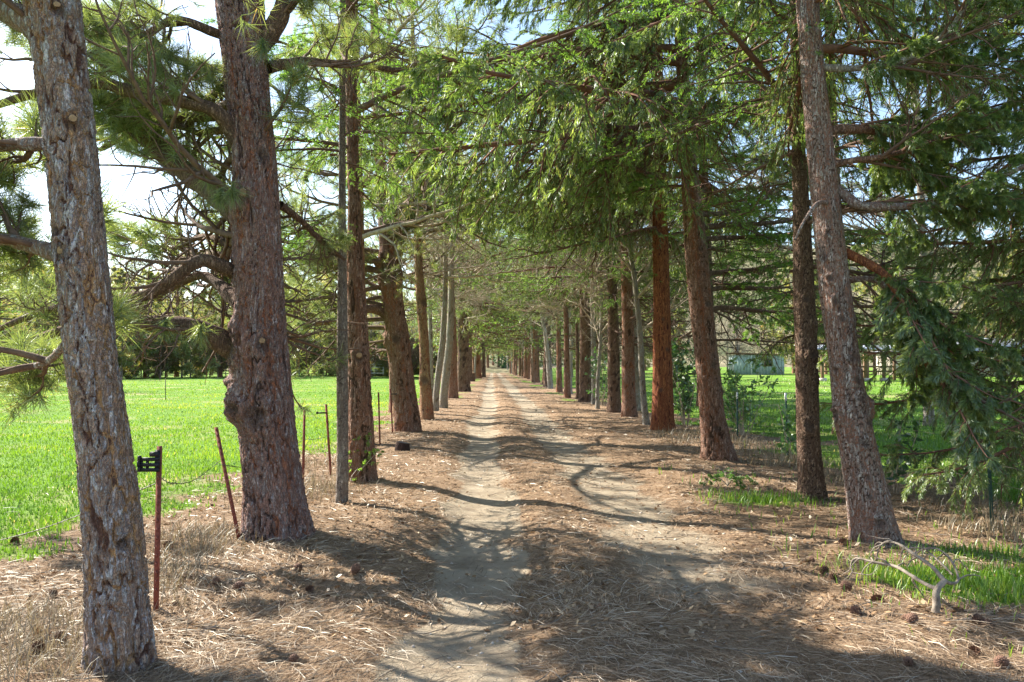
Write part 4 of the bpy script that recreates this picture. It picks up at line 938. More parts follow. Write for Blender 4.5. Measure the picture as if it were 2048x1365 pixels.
tn = np.repeat(np.clip(0.46 + 0.35 * cl + rng.normal(0, 0.28, n), 0, 1), 5)
half = np.concatenate([bI + 0, bI + 1, bI + 2, bI + 3], 1); tip = np.concatenate([bI + 3, bI + 2, bI + 4], 1)
o = obj('pine_needles', mesh('pine_needles', [(Vn, half, 0, {'tint': tn})], [LF['litter']]), label='brown pine needles carpeting the verges and lane', cat='needles', kind='stuff')
# (tips share vertices with the first halves: add them as a second face block)
me = o.data
Vn_, off0 = Vn, None
def add_tips(o, V, quads, tris, tn, mat):
    me = bpy.data.meshes.new('pine_needles'); nq, ntr = len(quads), len(tris)
    me.vertices.add(len(V)); me.vertices.foreach_set('co', V.astype(np.float32).ravel())
    idx = np.concatenate([quads.ravel(), tris.ravel()]).astype(np.int32); tot = np.concatenate([np.full(nq, 4), np.full(ntr, 3)]).astype(np.int32)
    me.loops.add(len(idx)); me.loops.foreach_set('vertex_index', idx); me.polygons.add(len(tot))
    me.polygons.foreach_set('loop_start', np.concatenate([[0], np.cumsum(tot)[:-1]]).astype(np.int32)); me.materials.append(mat); me.update(calc_edges=True)
    A = me.attributes.new('tint', 'FLOAT', 'POINT'); A.data.foreach_set('value', tn.astype(np.float32)); old = o.data; o.data = me; bpy.data.meshes.remove(old)
add_tips(o, Vn, half, tip, tn, LF['litter'])
# dry leaves and flakes farther down the verges
n = 26000
x, y = scatter(n, 4.5, 60, lambda y: np.full_like(y, -3.6), lambda y: np.full_like(y, 6.2), 1.3)
k = (U(0, 1, n) < 1 - 0.9 * rut_mask(x, y)) & (U(0, 1, n) > grass_mask(x, y) - .3); x, y = x[k], y[k]; n = len(x)
a = U(0, 6.28, n); dv = np.stack([np.cos(a), np.sin(a), rng.normal(.1, .35, n)], -1); sv_ = nrm(np.cross(dv, np.stack([rng.normal(0, .5, n), rng.normal(0, .5, n), np.ones(n)], -1)))
Ll = U(.025, .055, n) * (1 + .012 * y)
Vl, Fl = lens_blades(np.stack([x, y, ground_h(x, y) + .008], -1), nrm(dv), Ll, Ll * .6, sv_)
obj('leaf_litter', mesh('leaf_litter', [(Vl, Fl, 0, {'tint': np.repeat(np.clip(rng.normal(.55, .28, n), 0, 1), 4)})], [LF['leaf']]), label='dry fallen leaves scattered on the verges', cat='leaves', kind='stuff')
def grass(name, label, n, y0, y1, xl, xr, hlo, hhi, tint, mat, pw=1.3, mask=grass_mask, wid=1.0, mbias=0.0, lean=1.0):
    x, y = scatter(n, y0, y1, xl, xr, pw)
    k = U(0, 1, n) < mask(x, y) + mbias; x, y = x[k], y[k]; n = len(x)
    cl = fbm(x * .8, y * .8, 71, 3); hh = U(hlo, hhi, n) * (0.8 + 0.8 * np.clip(cl + .3, 0, 1))
    a = U(0, 6.28, n); ln = U(.1, .75, n) * lean
    d1 = nrm(np.stack([np.cos(a) * ln * .5, np.sin(a) * ln * .5, np.ones(n)], -1)); d2 = nrm(np.stack([np.cos(a) * ln * 1.4, np.sin(a) * ln * 1.4, np.ones(n)], -1))
    p0 = np.stack([x, y, ground_h(x, y) - .005], -1); p1 = p0 + d1 * (hh * .55)[:, None]; p2 = p1 + d2 * (hh * .5)[:, None]
    wv = np.stack([-np.sin(a), np.cos(a), np.zeros(n)], -1) * ((0.0028 + 0.00055 * y) * wid)[:, None]
    ti = np.clip(tint + .35 * cl + .7 * fbm(x * .11, y * .11, 73, 3) + rng.normal(0, .14, n), 0, .9); ti = np.where(U(0, 1, n) < .014, 1, ti)
    V5 = np.stack([p0 + wv, p0 - wv, p1 - wv * .8, p1 + wv * .8, p2], 1).reshape(-1, 3); b5 = np.arange(n)[:, None] * 5
    o = obj(name, mesh(name, [(V5, np.concatenate([b5, b5 + 1, b5 + 2, b5 + 3], 1), 0, {'tint': np.repeat(ti, 5)})], [mat]), label=label, cat='grass', kind='stuff')
    add_tips(o, V5, np.concatenate([b5, b5 + 1, b5 + 2, b5 + 3], 1), np.concatenate([b5 + 3, b5 + 2, b5 + 4], 1), np.repeat(ti, 5), mat)
grass('field_grass', 'bright green grass of the pasture on the left', 95000, 4.5, 75, lambda y: -0.85 * y - 2, lambda y: np.full_like(y, -2.6), .025, .075, .5, LF['grass'])
grass('paddock_grass', 'bluish green shaded grass beyond the right wire fence', 46000, 5, 70, lambda y: np.full_like(y, 4.6), lambda y: 0.8 * y + 3, .03, .10, .3, LF['grass'])
grass('verge_grass', 'sparse green blades coming through the needles on the right verge', 38000, 3.8, 12, lambda y: np.full_like(y, 2.4), lambda y: np.full_like(y, 5.6), .05, .12, .6, LF['grass'], 1.2, None or (lambda x, y: grass_mask(x, y) * (x < 5.4)), .8, .012)
def clump_mask(spots):
    return lambda x, y: np.clip(sum(np.exp(-((x - px) / r_) ** 2 - ((y - py) / r_) ** 2) for px, py, r_ in spots), 0, 1)
dl = [tuple(ground(u, v)[:2]) + (r_,) for u, v, r_ in ((345,1180,.16),(370,1150,.2),(400,1110,.25),(440,1090,.25),(470,1070,.22),(360,1210,.12),(395,1080,.3),(60,1250,.35),(120,1330,.25),(20,1330,.3),(190,1340,.14),(560,1000,.4),(640,980,.35),(610,930,.4),(700,920,.3))]
grass('dry_grass', 'grey dry grass stalks along the left fence line', 26000, 3.2, 13, lambda y: np.full_like(y, -4.6), lambda y: np.full_like(y, -1.2), .10, .27, .3, LF['dry'], 1.2, clump_mask(dl), .45, lean=2.6)
dr = [tuple(ground(u, v)[:2]) + (r_,) for u, v, r_ in ((1990,1070,.35),(1940,1060,.3),(2040,1050,.4),(1900,1020,.35),(1850,990,.35),(1560,930,.5),(1620,930,.5),(1500,905,.6),(1700,960,.5),(1800,960,.4),(1420,885,.8),(1380,870,.8))]
grass('dry_brush', 'tangled pale dry stalks under the right wire fence', 22000, 5, 20, lambda y: np.full_like(y, 3.6), lambda y: np.full_like(y, 8.5), .10, .28, .5, LF['dry'], 1.2, clump_mask(dr), .5, lean=2.6)

n = 260
x, y = scatter(n, 2.6, 16, lambda y: np.maximum(-.8 * y, -4.5), lambda y: np.minimum(.75 * y, 6), 1.5)
a = U(0, 6.28, n); L = U(.08, .35, n); Q = np.zeros((n, 5, 3))
for k in range(5):
    Q[:, k, 0] = x + np.cos(a) * L * k / 4; Q[:, k, 1] = y + np.sin(a) * L * k / 4; Q[:, k, 2] = ground_h(Q[:, k, 0], Q[:, k, 1]) + .012 + np.abs(rng.normal(0, .006, n)); a = a + rng.normal(0, .25, n)
V, Fv = tubes(Q, U(.002, .0055, n)[:, None] * np.linspace(1, .5, 5)[None], 5)
obj('fallen_twigs', mesh('fallen_twigs', [(V, Fv, 0)], [WD['grey']], True), label='small dead twigs scattered over the needles', cat='twigs', kind='stuff')
n = 2600
x, y = scatter(n, 2.3, 20, lambda y: np.full_like(y, -1.0), lambda y: np.full_like(y, 2.6), 1.5); k = U(0, 1, n) < rut_mask(x, y) * 1.1; x, y = x[k], y[k]; n = len(x)
r_ = .004 + .016 * U(0, 1, n) ** 4; oct_ = np.array([[1, 0, 0], [0, 1, 0], [-1, 0, 0], [0, -1, 0], [0, 0, .7], [0, 0, -.7]])
V = np.stack([x, y, ground_h(x, y) + .001], -1)[:, None] + oct_[None] * r_[:, None, None] * U(.6, 1.3, (n, 6, 1)); ff = np.array([[0, 1, 4], [1, 2, 4], [2, 3, 4], [3, 0, 4], [1, 0, 5], [2, 1, 5], [3, 2, 5], [0, 3, 5]])
obj('pebbles', mesh('pebbles', [(V.reshape(-1, 3), (ff[None] + np.arange(n)[:, None, None] * 6).reshape(-1, 3), 0)], [M_TAN], True), label='small pebbles in the wheel ruts', cat='pebbles', kind='stuff')

# ------------------------------------------------------------------ pine cones
def cone_mesh():
    ns = 84; k = np.arange(ns); f = (k + .5) / ns; th = k * 2.399; prof = .036 * np.sin(np.clip(f * 1.05 + .06, 0, 1) * math.pi) ** .75 + .004
    ax = f * .095
    d = np.stack([np.cos(th), np.sin(th), .55 + .9 * (f - .4)], -1); d = nrm(d); p = np.stack([np.cos(th) * prof * .25, np.sin(th) * prof * .25, ax - .01], -1)
    sv_ = np.stack([-np.sin(th), np.cos(th), 0 * th], -1); Ls = prof * 1.05 + .006
    m = p + d * (Ls * .7)[:, None]; t_ = p + d * Ls[:, None] + np.array([0, 0, .003]); low = m - np.array([0, 0, .005]); ww = (.012 * np.clip(prof / .036, .4, 1))[:, None]
    V = np.stack([p, m + sv_ * ww, t_, m - sv_ * ww, low], 1).reshape(-1, 3); b = np.arange(ns)[:, None] * 5
    Fa = np.concatenate([b, b + 1, b + 2, b + 3], 1); Fb = np.concatenate([np.concatenate([b, b + 4, b + 1], 1), np.concatenate([b + 1, b + 4, b + 2], 1), np.concatenate([b + 2, b + 4, b + 3], 1)])
    me = bpy.data.meshes.new('pine_cone'); me.from_pydata(V.tolist(), [], Fa.tolist() + Fb.tolist()); me.materials.append(M_CONE); me.update(); return me
CONE = cone_mesh()
CONES = [(437,1172,'pine cone in shade right of the dry grass by the left fence'),(470,1182,'dark pine cone beside another, below the stout pine'),(614,1184,'reddish sunlit pine cone below the stout pine'),(707,1152,'upright dark pine cone near the left rut'),
 (588,1142,'small pine cone at the foot of the stout pine'),(110,1192,'dark pine cone left of the nearest trunk'),(134,1282,'pine cone close beside the foot of the nearest trunk'),(62,1312,'pine cone in the lower left corner'),(25,1087,'reddish pine cone under the slack wire at left edge'),
 (347,1095,'pine cone on needles right of the rusty post'),(1616,1128,'pine cone farthest up the right verge'),(1640,1148,'pine cone in the shadow band left of the fallen branch'),(1687,1183,'small pine cone left of the fallen branch'),(1720,1231,'flat reddish pine cone below the fallen branch'),
 (1758,1204,'upright pine cone in sun just left of the fallen branch'),(1805,1243,'left one of two touching pine cones by the fallen branch foot'),(1822,1252,'right one of two touching pine cones by the fallen branch foot'),(1965,1250,'pine cone right of the fallen branch foot'),(1985,1256,'brown pine cone beside the grass at right edge'),
 (1955,1310,'reddish pine cone near the lower right corner'),(2003,1338,'large dark pine cone in the lower right corner'),(1817,1334,'pine cone in the lowest shadow band on the right'),(1660,1160,'pine cone among needles beside the shadow band'),(580,1328,'pine cone at the bottom left of the left rut'),(1690,1090,'pine cone resting against the foot of the knotty tree')]
for k, (u, v, lab) in enumerate(CONES):
    p = ground(u, v); o = obj('pine_cone', CONE, None, (p[0], p[1], p[2] + .03), lab, 'pine cone', 'pine cones on the ground')
    o.rotation_euler = (U(1.1, 1.9), U(-.3, .3), U(0, 6.28)); s = U(.5, .95); o.scale = (s * U(.85, 1.2), s * U(.85, 1.2), s * U(.8, 1.2)); o.location.z -= U(0, .018)

# ------------------------------------------------------------------ fence posts and wire
def tpost(name, top, bot, label, group, mat, white=False, bracket=0, s=1.0):
    b = ground(*bot); d = b[1]; t3 = at(top[0], top[1], d); t = thing(name, b, label, 'fence post', group)
    ax = t3 - b; L = np.linalg.norm(ax); ax = ax / L
    def seg(w0, dpt, z0, z1, ox=0, oy=0):
        V, Fb = box((ox, oy, (z0 + z1) / 2), (w0, dpt, z1 - z0)); 
        V = np.stack([V[:, 0] + ax[0] * V[:, 2], V[:, 1] + ax[1] * V[:, 2], V[:, 2] * ax[2]], -1); return (V, Fb, 0)
    w = .034 * s
    parts = [seg(w, .006, -.25, L, 0, 0), seg(.006, .026, -.25, L, 0, .016)]
    for q in np.arange(.12, L - .03, .055): parts.append(seg(.010, .009, q, q + .022, 0, -.0075))
    obj('post', mesh('post', parts, [mat]), t)
    if white: obj('cap', mesh('cap', [seg(w * 1.12, .012, L - .13, L + .012, 0, -.004)], [M_WHITE]), t)
    if bracket:
        V1, F1 = box((bracket * .07 + ax[0] * (L * .88), -.012, ax[2] * L * .88), (.14, .02, .022)); V2, F2 = box((bracket * .135 + ax[0] * L * .88, -.022, ax[2] * L * .88), (.02, .03, .04))
        obj('insulator', mesh('insulator', [(V1, F1, 0), (V2, F2, 0)], [M_BLACK]), t)
    return t, b, ax, L
FL = 'steel posts of the left fence'; FR = 'steel posts of the right fence'
t, b, ax, L = tpost('fence_post', (319, 893), (312, 1222), 'rusty steel post carrying a black slatted plastic plate', FL, M_RUST)
d = b[1]
for k, (v, u0) in enumerate(((908, 304), (918, 281), (929, 280), (939, 281))):      # comb-like broken insulator plate
    pl = at(u0, v, d) - b; pr = at(322, v, d) - b
    V, Fb = box(((pl[0] + pr[0]) / 2, -.03, pl[2]), (pr[0] - pl[0], .018, .022 if k else .03)); obj('slat', mesh('slat', [(V, Fb, 0)], [M_BLACK]), t)
    if k:
        V, Fb = box((pl[0] + .008, -.032, pl[2] + .006), (.016, .026, .034)); obj('slat_end', mesh('slat_end', [(V, Fb, 0)], [M_BLACK]), t)
for u0, u1, lab in ((283, 288, 0), (296, 300, 1), (314, 322, 2)):
    a_, c_ = at(u0, 900 if lab == 2 else 915, d) - b, at(u1, 943, d) - b
    V, Fb = box(((a_[0] + c_[0]) / 2, -.022, (a_[2] + c_[2]) / 2), (c_[0] - a_[0], .016, a_[2] - c_[2])); obj('upright', mesh('upright', [(V, Fb, 0)], [M_BLACK]), t)
tpost('fence_post', (432, 855), (478, 1078), 'rusty steel post leaning left in front of the stout pine', FL, M_RUST)
tpost('fence_post', (609, 820), (606, 968), 'plain upright rusty post just right of the stout pine', FL, M_RUST)
tpost('fence_post', (652, 809), (662, 952), 'rusty post with a black bracket pointing left, beside the thin pole trunk', FL, M_RUST, bracket=-1)
tpost('fence_post', (757, 785), (760, 890), 'plain rusty post in the gap left of the big leaning pine', FL, M_RUST)
tpost('fence_post', (781, 778), (785, 866), 'rusty post with a bracket pointing right against the leaning pine', FL, M_RUST, bracket=1)
tpost('fence_post', (331, 757), (331, 800), 'thin grey post standing alone out in the green field', FL, M_WIRE)
tpost('fence_post', (1474, 786), (1475, 880), 'green steel post with white top in front of the leafy shrub', FR, M_GPOST, True)
tpost('fence_post', (1571, 788), (1577, 917), 'green steel post with white top left of the dark scaly trunk', FR, M_GPOST, True)
tpost('fence_post', (1972, 800), (1985, 1062), 'nearest green steel post under the drooping cedar at right', FR, M_GPOST, True)
def wire(name, runs, label, r=.0016, parent_loc=None, barbs=True, group=None):
    parts = []
    for P in runs:
        Pl = smooth_poly(P, max(6, len(P) * 5)); parts.append(tubes(Pl[None], np.full((1, len(Pl)), r), 4) + (0,))
        if barbs:
            S, T = poly_interp(Pl[None], np.linspace(.03, .97, 24)[None])
            for p in S[0]:
                dv = nrm(rng.normal(size=3)) * .012; parts.append(tubes(np.stack([p - dv, p, p + dv])[None], np.full((1, 3), r * .9), 3) + (0,))
    b = parent_loc if parent_loc is not None else runs[0][0]
    o = obj(name, mesh(name, [(v - np.array(b), f, m) for v, f, m in parts], [M_WIRE]), None, tuple(b), label, 'wire', group); return o
wire('barbed_wire', [[at(-80, 1100, 5.6), at(60, 1065, 5.5), at(160, 1030, 5.3), at(310, 968, 5.05)]], 'slack barbed wire coming from the left edge to the rusty post', r=.0028)
wire('barbed_wire', [[at(320, 955, 5.05), at(345, 967, 5.3), at(390, 960, 5.9), at(440, 922, 6.9)]], 'slack barbed wire drooping between the rusty post and the leaning one', r=.0028)
wire('barbed_wire', [[at(440, 930, 6.9), at(520, 930, 8), at(607, 880, 10.6)], [at(607, 880, 10.6), at(660, 872, 11), at(758, 836, 15)]], 'barbed wire running on behind the stout pine', r=.0028)
# woven wire on the right
q = [ground(1985, 1062), ground(1577, 917), ground(1475, 880)]
runs = []
ext = q[0] + (q[0] - q[1]) * .8
ln = [ext, q[0], q[1], q[2], q[2] + (q[2] - q[1]) * 1.0]
for h in (.12, .28, .44, .62, .82, 1.02): runs.append([p + np.array([0, 0, h + (.03 if 0 < k < 4 else 0)]) for k, p in enumerate(ln)])
o = wire('woven_wire_fence', runs, 'woven wire fence strung between the green steel posts', .0016, q[0], False)
vs = []
for s in range(4):
    A_, B_ = ln[s], ln[s + 1]; m = int(np.linalg.norm(B_ - A_) / .16)
    for k in range(m):
        p = A_ + (B_ - A_) * (k + .5) / m; jj = rng.normal(0, .01, 2); vs.append(np.stack([p + [0, 0, .1], p + [jj[0], 0, .55], p + [jj[1], 0, 1.02]]))
vs = np.array(vs); V, Fv = tubes(vs, np.full(vs.shape[:2], .0011), 3); obj('stay_wire', mesh('stay_wire', [(V - q[0], Fv, 0)], [M_WIRE]), o)['kind'] = 'stuff'

# ------------------------------------------------------------------ fallen branch on the right verge
b = ground(1873, 1228); d = b[1]
t = thing('fallen_branch', b, 'grey curving forked dead branch lying in the grass right of the lane', 'branch')
for k, (pts, rr) in enumerate((([(1872,1235,0),(1873,1205,0),(1874,1182,.02),(1890,1160,.05)], [15,13,12,9]),
      ([(1876,1180,.02),(1850,1168,.1),(1820,1150,.25),(1790,1133,.4),(1745,1124,.5),(1712,1117,.6),(1702,1130,.62),(1706,1146,.6)], [9,7,6.5,6,5,4,3,2]),
      ([(1888,1162,.05),(1865,1135,.15),(1830,1110,.3),(1800,1090,.45),(1775,1084,.55),(1758,1096,.6),(1753,1120,.62)], [8,6.5,6,5,4.5,3.5,2.5]),
      ([(1888,1160,.05),(1900,1167,.12),(1916,1163,.2),(1912,1140,.3),(1895,1112,.4),(1868,1096,.5),(1840,1102,.6),(1816,1130,.65)], [8,6,5,4,4,3.5,3,2]),
      ([(1905,1150,.2),(1880,1125,.4),(1858,1105,.55),(1845,1098,.65),(1820,1096,.7),(1815,1108,.7)], [4,3.5,3,2.5,2.5,2]),
      ([(1745,1124,.5),(1730,1135,.5),(1722,1150,.48)], [2.5,2,1.5]), ([(1706,1146,.6),(1740,1150,.5),(1750,1140,.5)], [2,1.8,1.2]))):
    P3 = [at(u, v, d + dd) for u, v, dd in pts]
    for p in P3: p[2] = max(p[2], float(ground_h(p[0], p[1])) + .01)
    Pl = smooth_poly(P3, 22); r_ = np.interp(np.linspace(0, 1, 22), np.linspace(0, 1, len(rr)), rr) * d / F * .58
    V, Fb = tubes(Pl[None], r_[None], 8); cen = np.repeat(Pl, 8, 0); nn = fbm(V[:, 0] * 40, V[:, 2] * 40 + V[:, 1] * 30, 8, 2); V = cen + (V - cen) * (1 + .35 * nn)[:, None]
    fk = obj('stem' if k == 0 else 'fork', mesh('fork', [(V - b, Fb, 0)], [WD['grey']], True), t)
    if k in (1, 2, 3, 4):
        Q, Rq = shoots(Pl[None], r_[None], 9, .25, 1, .28, .8, 6, .1, -.5, -.4, .3, .5, .5); Q[..., 2] = np.maximum(Q[..., 2], ground_h(Q[..., 0], Q[..., 1]) + .004)
        V, Fb = tubes(Q, np.maximum(Rq, .0022), 4); obj('twig', mesh('twig', [(V - b, Fb, 0)], [WD['grey']], True), fk)['kind'] = 'stuff'

# ------------------------------------------------------------------ shrubs, seedling, bough on the ground
def shrub(name, label, base, h, rad, ns, nl, leafL, lk, tint, cat='shrub'):
    t = thing(name, base, label, cat)
    n = ns; az = U(0, 6.28, n); P = np.zeros((n, 6, 3)); e = U(.9, 1.45, n)
    P[:, 0] = np.stack([np.cos(az) * .05, np.sin(az) * .05, np.full(n, -.03)], -1); Ls = h * U(.7, 1.05, n)
    for k in range(1, 6): P[:, k] = P[:, k - 1] + np.stack([np.cos(az) * np.cos(e) * rad / h * 1.6, np.sin(az) * np.cos(e) * rad / h * 1.6, np.sin(e)], -1) * (Ls / 5)[:, None] + rng.normal(0, .02 * h, (n, 3))
    Rd = .012 * (1 - .7 * np.linspace(0, 1, 6))[None] * np.ones((n, 1))
    Q, Rq = shoots(P, Rd, 7, .15, 1, .32, .8, 4, .1, 0, .2, .15)
    V1, F1 = tubes(P, Rd, 4); V2, F2 = tubes(Q, Rq, 3); obj('stem', mesh('stem', [(V1, F1, 0), (V2, F2, 0)], [WD['bare']], True), t)
    tt = U(.1, 1, (len(Q), nl)); S, T = poly_interp(Q, tt); S = S.reshape(-1, 3); m = len(S); D = nrm(T.reshape(-1, 3) * .5 + rng.normal(size=(m, 3)) * .8 + np.array([0, 0, -.15])); L = leafL * U(.6, 1.2, m)
    V, Fl = lens_blades(S, D, L, L * .5); o = obj('foliage', mesh('foliage', [(V, Fl, 0, {'tint': np.repeat(np.clip(rng.normal(tint, .22, m), 0, 1), 4)})], [LF[lk]]), t); o['kind'] = 'stuff'
    return t
def gz(u, v): return ground(u, v)
shrub('leafy_shrub', 'bright green broad-leaved shrub right of the leaning brown trunk', gz(1488, 872), 1.75, .75, 12, 12, .12, 'shrub', .7)
shrub('leafy_shrub', 'dark bluish green bush behind the red cedar', gz(1372, 852), 2.4, .8, 14, 12, .13, 'shrub', .25)
shrub('leafy_shrub', 'low dark evergreen bush left of the ringed trunk in the right row', gz(1205, 812), 2.2, .9, 12, 10, .14, 'shrub', .3)
shrub('young_tree', 'small dark-leaved young plant right of the knotty tree', gz(1785, 985), 1.15, .45, 4, 7, .12, 'shrub', .2, 'plant')
shrub('young_tree', 'leafy twiggy plant left of the dark scaly trunk', gz(1590, 925), 1.2, .3, 4, 8, .11, 'shrub', .35, 'plant')
shrub('leafy_shrub', 'dark round bush closing the far end of the lane', ground(1010, 745), 6.0, 4.0, 14, 16, .5, 'shrub', .3)
def little_fir(name, label, base, pts, tint, cat):
    t = thing(name, base, label, cat); P = np.array([smooth_poly(p, 8) for p in pts]); Rd = np.full(P.shape[:2], .007) * np.linspace(1, .3, 8)[None]
    Q, Rq = shoots(P, Rd, 12, .1, 1, .35, .8, 4, .5, 0, .1, .1); S, Rs = shoots(Q, Rq, 3, .2, 1, .4, .7, 3, .5, 0, 0, .1)
    V1, F1 = tubes(P, Rd, 5); V2, F2 = tubes(Q, Rq, 3); obj('stem', mesh('stem', [(V1 - base, F1, 0), (V2 - base, F2, 0)], [WD['bare']], True), t)
    V, Fl, ti = foliage_comb(np.concatenate([S, Q[:, -3:]]), 16, .035, .010, 1.0, tint, .0, .5); o = obj('foliage', mesh('foliage', [(V - base, Fl, 0, {'tint': ti})], [LF['fir']]), t); o['kind'] = 'stuff'
b = gz(702, 962)
little_fir('fir_seedling', 'small bright green fir seedling against the foot of the red-brown fir', b, [[b, at(715, 925, b[1]), at(735, 895, b[1]), at(742, 872, b[1])], [b, at(722, 940, b[1] - .1), at(745, 915, b[1] - .15), at(758, 900, b[1] - .2)], [b, at(705, 920, b[1]), at(718, 890, b[1]), at(716, 880, b[1])]], .8, 'seedling')
b = gz(1455, 975)
little_fir('fallen_bough', 'green fir bough lying on the needles between lane and dark scaly trunk', b, [[b + [0, 0, .02], b + [.1, .05, .1], b + [.28, .1, .1], b + [.4, .1, .03]], [b + [0, 0, .02], b + [-.1, .02, .12], b + [-.22, 0, .1], b + [-.32, .05, .03]], [b + [0, 0, .02], b + [.03, -.03, .14], b + [.1, -.1, .1], b + [.15, -.2, .03]], [b + [0, 0, .02], b + [.0, .1, .16], b + [.04, .25, .14], b + [-.04, .4, .05]]], .25, 'bough')
b = gz(805, 902); V, Fb = tubes(np.array([[[0, 0, -.05], [0, 0, .1], [.01, 0, .16]]]), np.array([[.16, .14, .13]]), 14); V = V + rng.normal(0, .006, V.shape)
cap = np.concatenate([V[-14:], V[-14:].mean(0)[None] + [0, 0, -.005]])
t = thing('tree_stump', b, 'low blackened stump on the left verge before the leaning pine', 'stump'); obj('side', mesh('side', [(V, Fb, 0, {'plate': np.full(len(V), .3), 'tone': np.zeros(len(V))})], [BK['dark']], True), t)
obj('top', mesh('top', [(cap, np.array([[i, (i + 1) % 14, 14] for i in range(14)]), 0)], [M_BLACK]), t)
b = gz(946, 763); t = thing('wooden_crate', b, 'orange-brown box beside the blackish trunk far down the left row', 'box'); V, Fb = box((0, 0, .42), (.5, .4, .9)); obj('body', mesh('body', [(V, Fb, 0)], [M_BROWN]), t); V, Fb = box((0, -.02, .9), (.6, .5, .06)); obj('lid', mesh('lid', [(V, Fb, 0)], [M_CUT]), t)

# ------------------------------------------------------------------ buildings beyond the right fence and the left field
def bpt(u, v, d): return at(u, v, d)
def part(t, b, name, items, mat, parent=None):
    return obj(name, mesh(name, [(box(c, s, rz)[0], box(c, s, rz)[1], 0) for c, s, rz in items], [mat]), parent or t)
# pale green shed
d = 92.0; p0 = bpt(1470, 750, d); p1 = bpt(1567, 750, d); z0 = float(ground_h(p0[0], d)); wdt = p1[0] - p0[0]
t = thing('garden_shed', ((p0[0] + p1[0]) / 2, d, z0), 'pale green shed with one brown window beyond the right paddock', 'shed', rz=-.12)
hgt = (750 - 710) * d / F; zb = p0[2] - z0
for k in range(16):
    xk = -wdt / 2 + (k + .5) * wdt / 16; part(t, None, 'siding_board', [((xk, 0 + (.012 if k % 2 else 0), zb / 2 + hgt / 2 - .1), (wdt / 16 - .02, .06, hgt + zb + .2), 0)], M_SHED)
part(t, None, 'wall', [((0, 1.9, hgt / 2 + zb / 2 - .1), (wdt - .05, 3.7, hgt + zb + .15), 0)], M_SHED)
part(t, None, 'corner_trim', [((-wdt * .16, -.06, hgt / 2 + zb), (.12, .06, hgt), 0)], M_WHITE)
wn = part(t, None, 'window', [((wdt * .18, -.05, hgt * .62 + zb), (1.0, .05, .95), 0)], M_BROWN); part(t, None, 'pane', [((wdt * .18 - .22, -.085, hgt * .62 + zb), (.36, .03, .75), 0), ((wdt * .18 + .22, -.085, hgt * .62 + zb), (.36, .03, .75), 0)], M_GLASS, wn)
ro = part(t, None, 'roof', [((0, 1.8, 0), (wdt + .5, 4.4, .12), 0)], M_BROWN); ro.location = (0, 0, hgt + zb + .12); ro.rotation_euler = (0, .035, 0)
# open pavilion with a metal roof
d = 62.0; ps = [bpt(u, 762, d) for u in (1645, 1735, 1768, 1830)]; z0 = float(ground_h(ps[1][0], d)); bx0 = ps[1]
t = thing('picnic_pavilion', (bx0[0], d, z0), 'open timber pavilion under a pale metal roof behind the knotty tree', 'pavilion')
dz = bx0[2] - z0
for p in ps:
    for yo in (0, 3.2):
        part(t, None, 'post', [((p[0] - bx0[0], yo, 1.1 + dz), (.2, .2, 2.3), 0)], M_BROWN)
        if yo == 0: part(t, None, 'footing', [((p[0] - bx0[0], yo, .08 + dz), (.5, .5, .3), 0)], M_TAN)
for zz in (.75, 1.15): part(t, None, 'rail', [(((ps[0][0] + ps[3][0]) / 2 - bx0[0], 3.2, zz + dz), (ps[3][0] - ps[0][0], .08, .14), 0)], M_BROWN)
part(t, None, 'beam', [(((ps[0][0] + ps[3][0]) / 2 - bx0[0], 0, 2.28 + dz), (ps[3][0] - ps[0][0] + .4, .16, .18), 0)], M_BROWN)
for k in range(12):
    wr = (ps[3][0] - ps[0][0] + 1.6) / 12; o = part(t, None, 'roof_sheet', [((0, 1.6, 0), (wr - .015, 4.6, .05 + .012 * (k % 2)), 0)], M_ROOF); o.location = (ps[0][0] - bx0[0] - .8 + (k + .5) * wr, 0, 2.62 + dz); o.rotation_euler = (.10, 0, 0)
# tan block building and grey-roofed house at the right edge
d = 74.0; a_, c_ = bpt(1785, 750, d), bpt(1850, 750, d); z0 = float(ground_h(a_[0], d)); dz = a_[2] - z0
t = thing('block_building', (a_[0], d, z0), 'tan block outbuilding behind the pavilion', 'building')
for r_ in range(9):
    for k in range(7): part(t, None, 'block', [((k * .47 + (.235 if r_ % 2 else 0), 0, .12 + r_ * .235 + dz - .1), (.455, .22, .22), 0)], M_TAN)
part(t, None, 'wall', [((1.65, 1.6, 1.05 + dz), (3.4, 2.9, 2.2), 0)], M_TAN); part(t, None, 'roof', [((1.65, 1.5, 2.25 + dz), (4.2, 3.8, .14), 0)], M_ROOF)
d = 80.0; a_ = bpt(1960, 750, d); z0 = float(ground_h(a_[0], d)); dz = a_[2] - z0
t = thing('ranch_house', (a_[0], d, z0), 'long low house with light grey roof seen through the cedar boughs', 'house')
part(t, None, 'wall', [((2, 2.5, 1.2 + dz), (13, 5, 2.8), 0)], M_TAN)
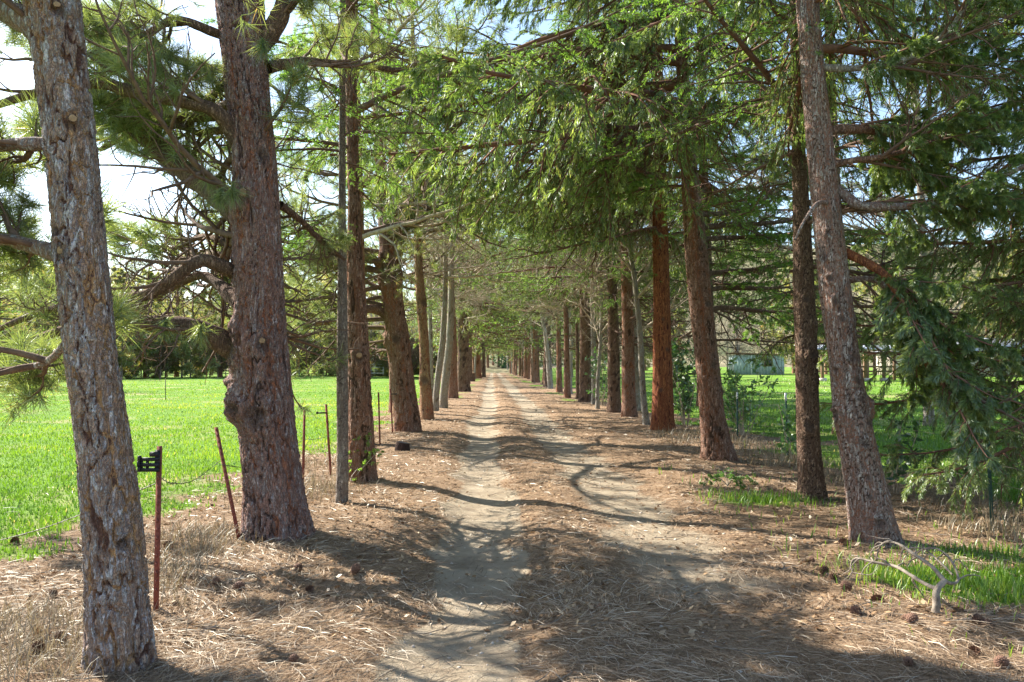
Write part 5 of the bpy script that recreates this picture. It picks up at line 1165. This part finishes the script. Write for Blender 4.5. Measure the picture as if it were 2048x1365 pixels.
for s in (-1, 1):
    o = part(t, None, 'roof', [((0, 0, 0), (14, 3.6, .14), 0)], M_ROOF); o.location = (2, 2.5 + s * 1.6, 3.2 + dz); o.rotation_euler = (-s * .42, 0, 0)
for xk in (-2.5, 1.5, 5): wn = part(t, None, 'window', [((xk, -.03, 1.5 + dz), (1.3, .1, 1.1), 0)], M_BROWN); part(t, None, 'pane', [((xk, -.1, 1.5 + dz), (1.1, .05, .9), 0)], M_GLASS, wn)
# white gate, grey shed and metal roof across the left field
d = 105.0; a_ = bpt(748, 749, d); z0 = float(ground_h(a_[0], d)); dz = a_[2] - z0
t = thing('field_gate', (a_[0], d, z0), 'white railed gate across the field, between red-brown and leaning trunks', 'gate')
for zz in (.15, .55, .95, 1.35): part(t, None, 'rail', [((0, 0, zz + dz), (2.6, .06, .14), 0)], M_WHITE)
for xk in (-1.25, 0, 1.25): part(t, None, 'stile', [((xk, .05, .72 + dz), (.14, .06, 1.5), 0)], M_WHITE)
a_ = bpt(770, 748, 110.0); z0 = float(ground_h(a_[0], 110.0)); dz = a_[2] - z0
t = thing('grey_barn', (a_[0], 110.0, z0), 'small grey barn across the field behind the white gate', 'barn')
for k in range(10): part(t, None, 'siding_board', [((-1.6 + k * .38, 0, 1.2 + dz - .2), (.36, .08, 2.7), 0)], plain('weathered_board', (.24, .235, .23), .8, .2, 3) if k == 0 else bpy.data.materials['weathered_board'])
part(t, None, 'wall', [((.1, 2.6, 1.1 + dz), (3.6, 5, 2.5), 0)], bpy.data.materials['weathered_board'])
o = part(t, None, 'roof', [((.1, 2.5, 0), (4.4, 6, .12), 0)], M_ROOF); o.location = (0, 0, 2.6 + dz); o.rotation_euler = (.08, 0, 0)
a_ = bpt(832, 748, 112.0); z0 = float(ground_h(a_[0], 112.0)); dz = a_[2] - z0
t = thing('metal_barn', (a_[0], 112.0, z0), 'pale blue-grey metal barn glimpsed right of the leaning pine', 'barn')
for k in range(8): part(t, None, 'roof_sheet', [((-1.4 + k * .4, 0, .85 + dz + .0), (.385, .05 + .02 * (k % 2), 1.9), 0)], M_ROOF)
part(t, None, 'wall', [((0, 1.6, .8 + dz), (3.1, 3, 1.8), 0)], M_ROOF)
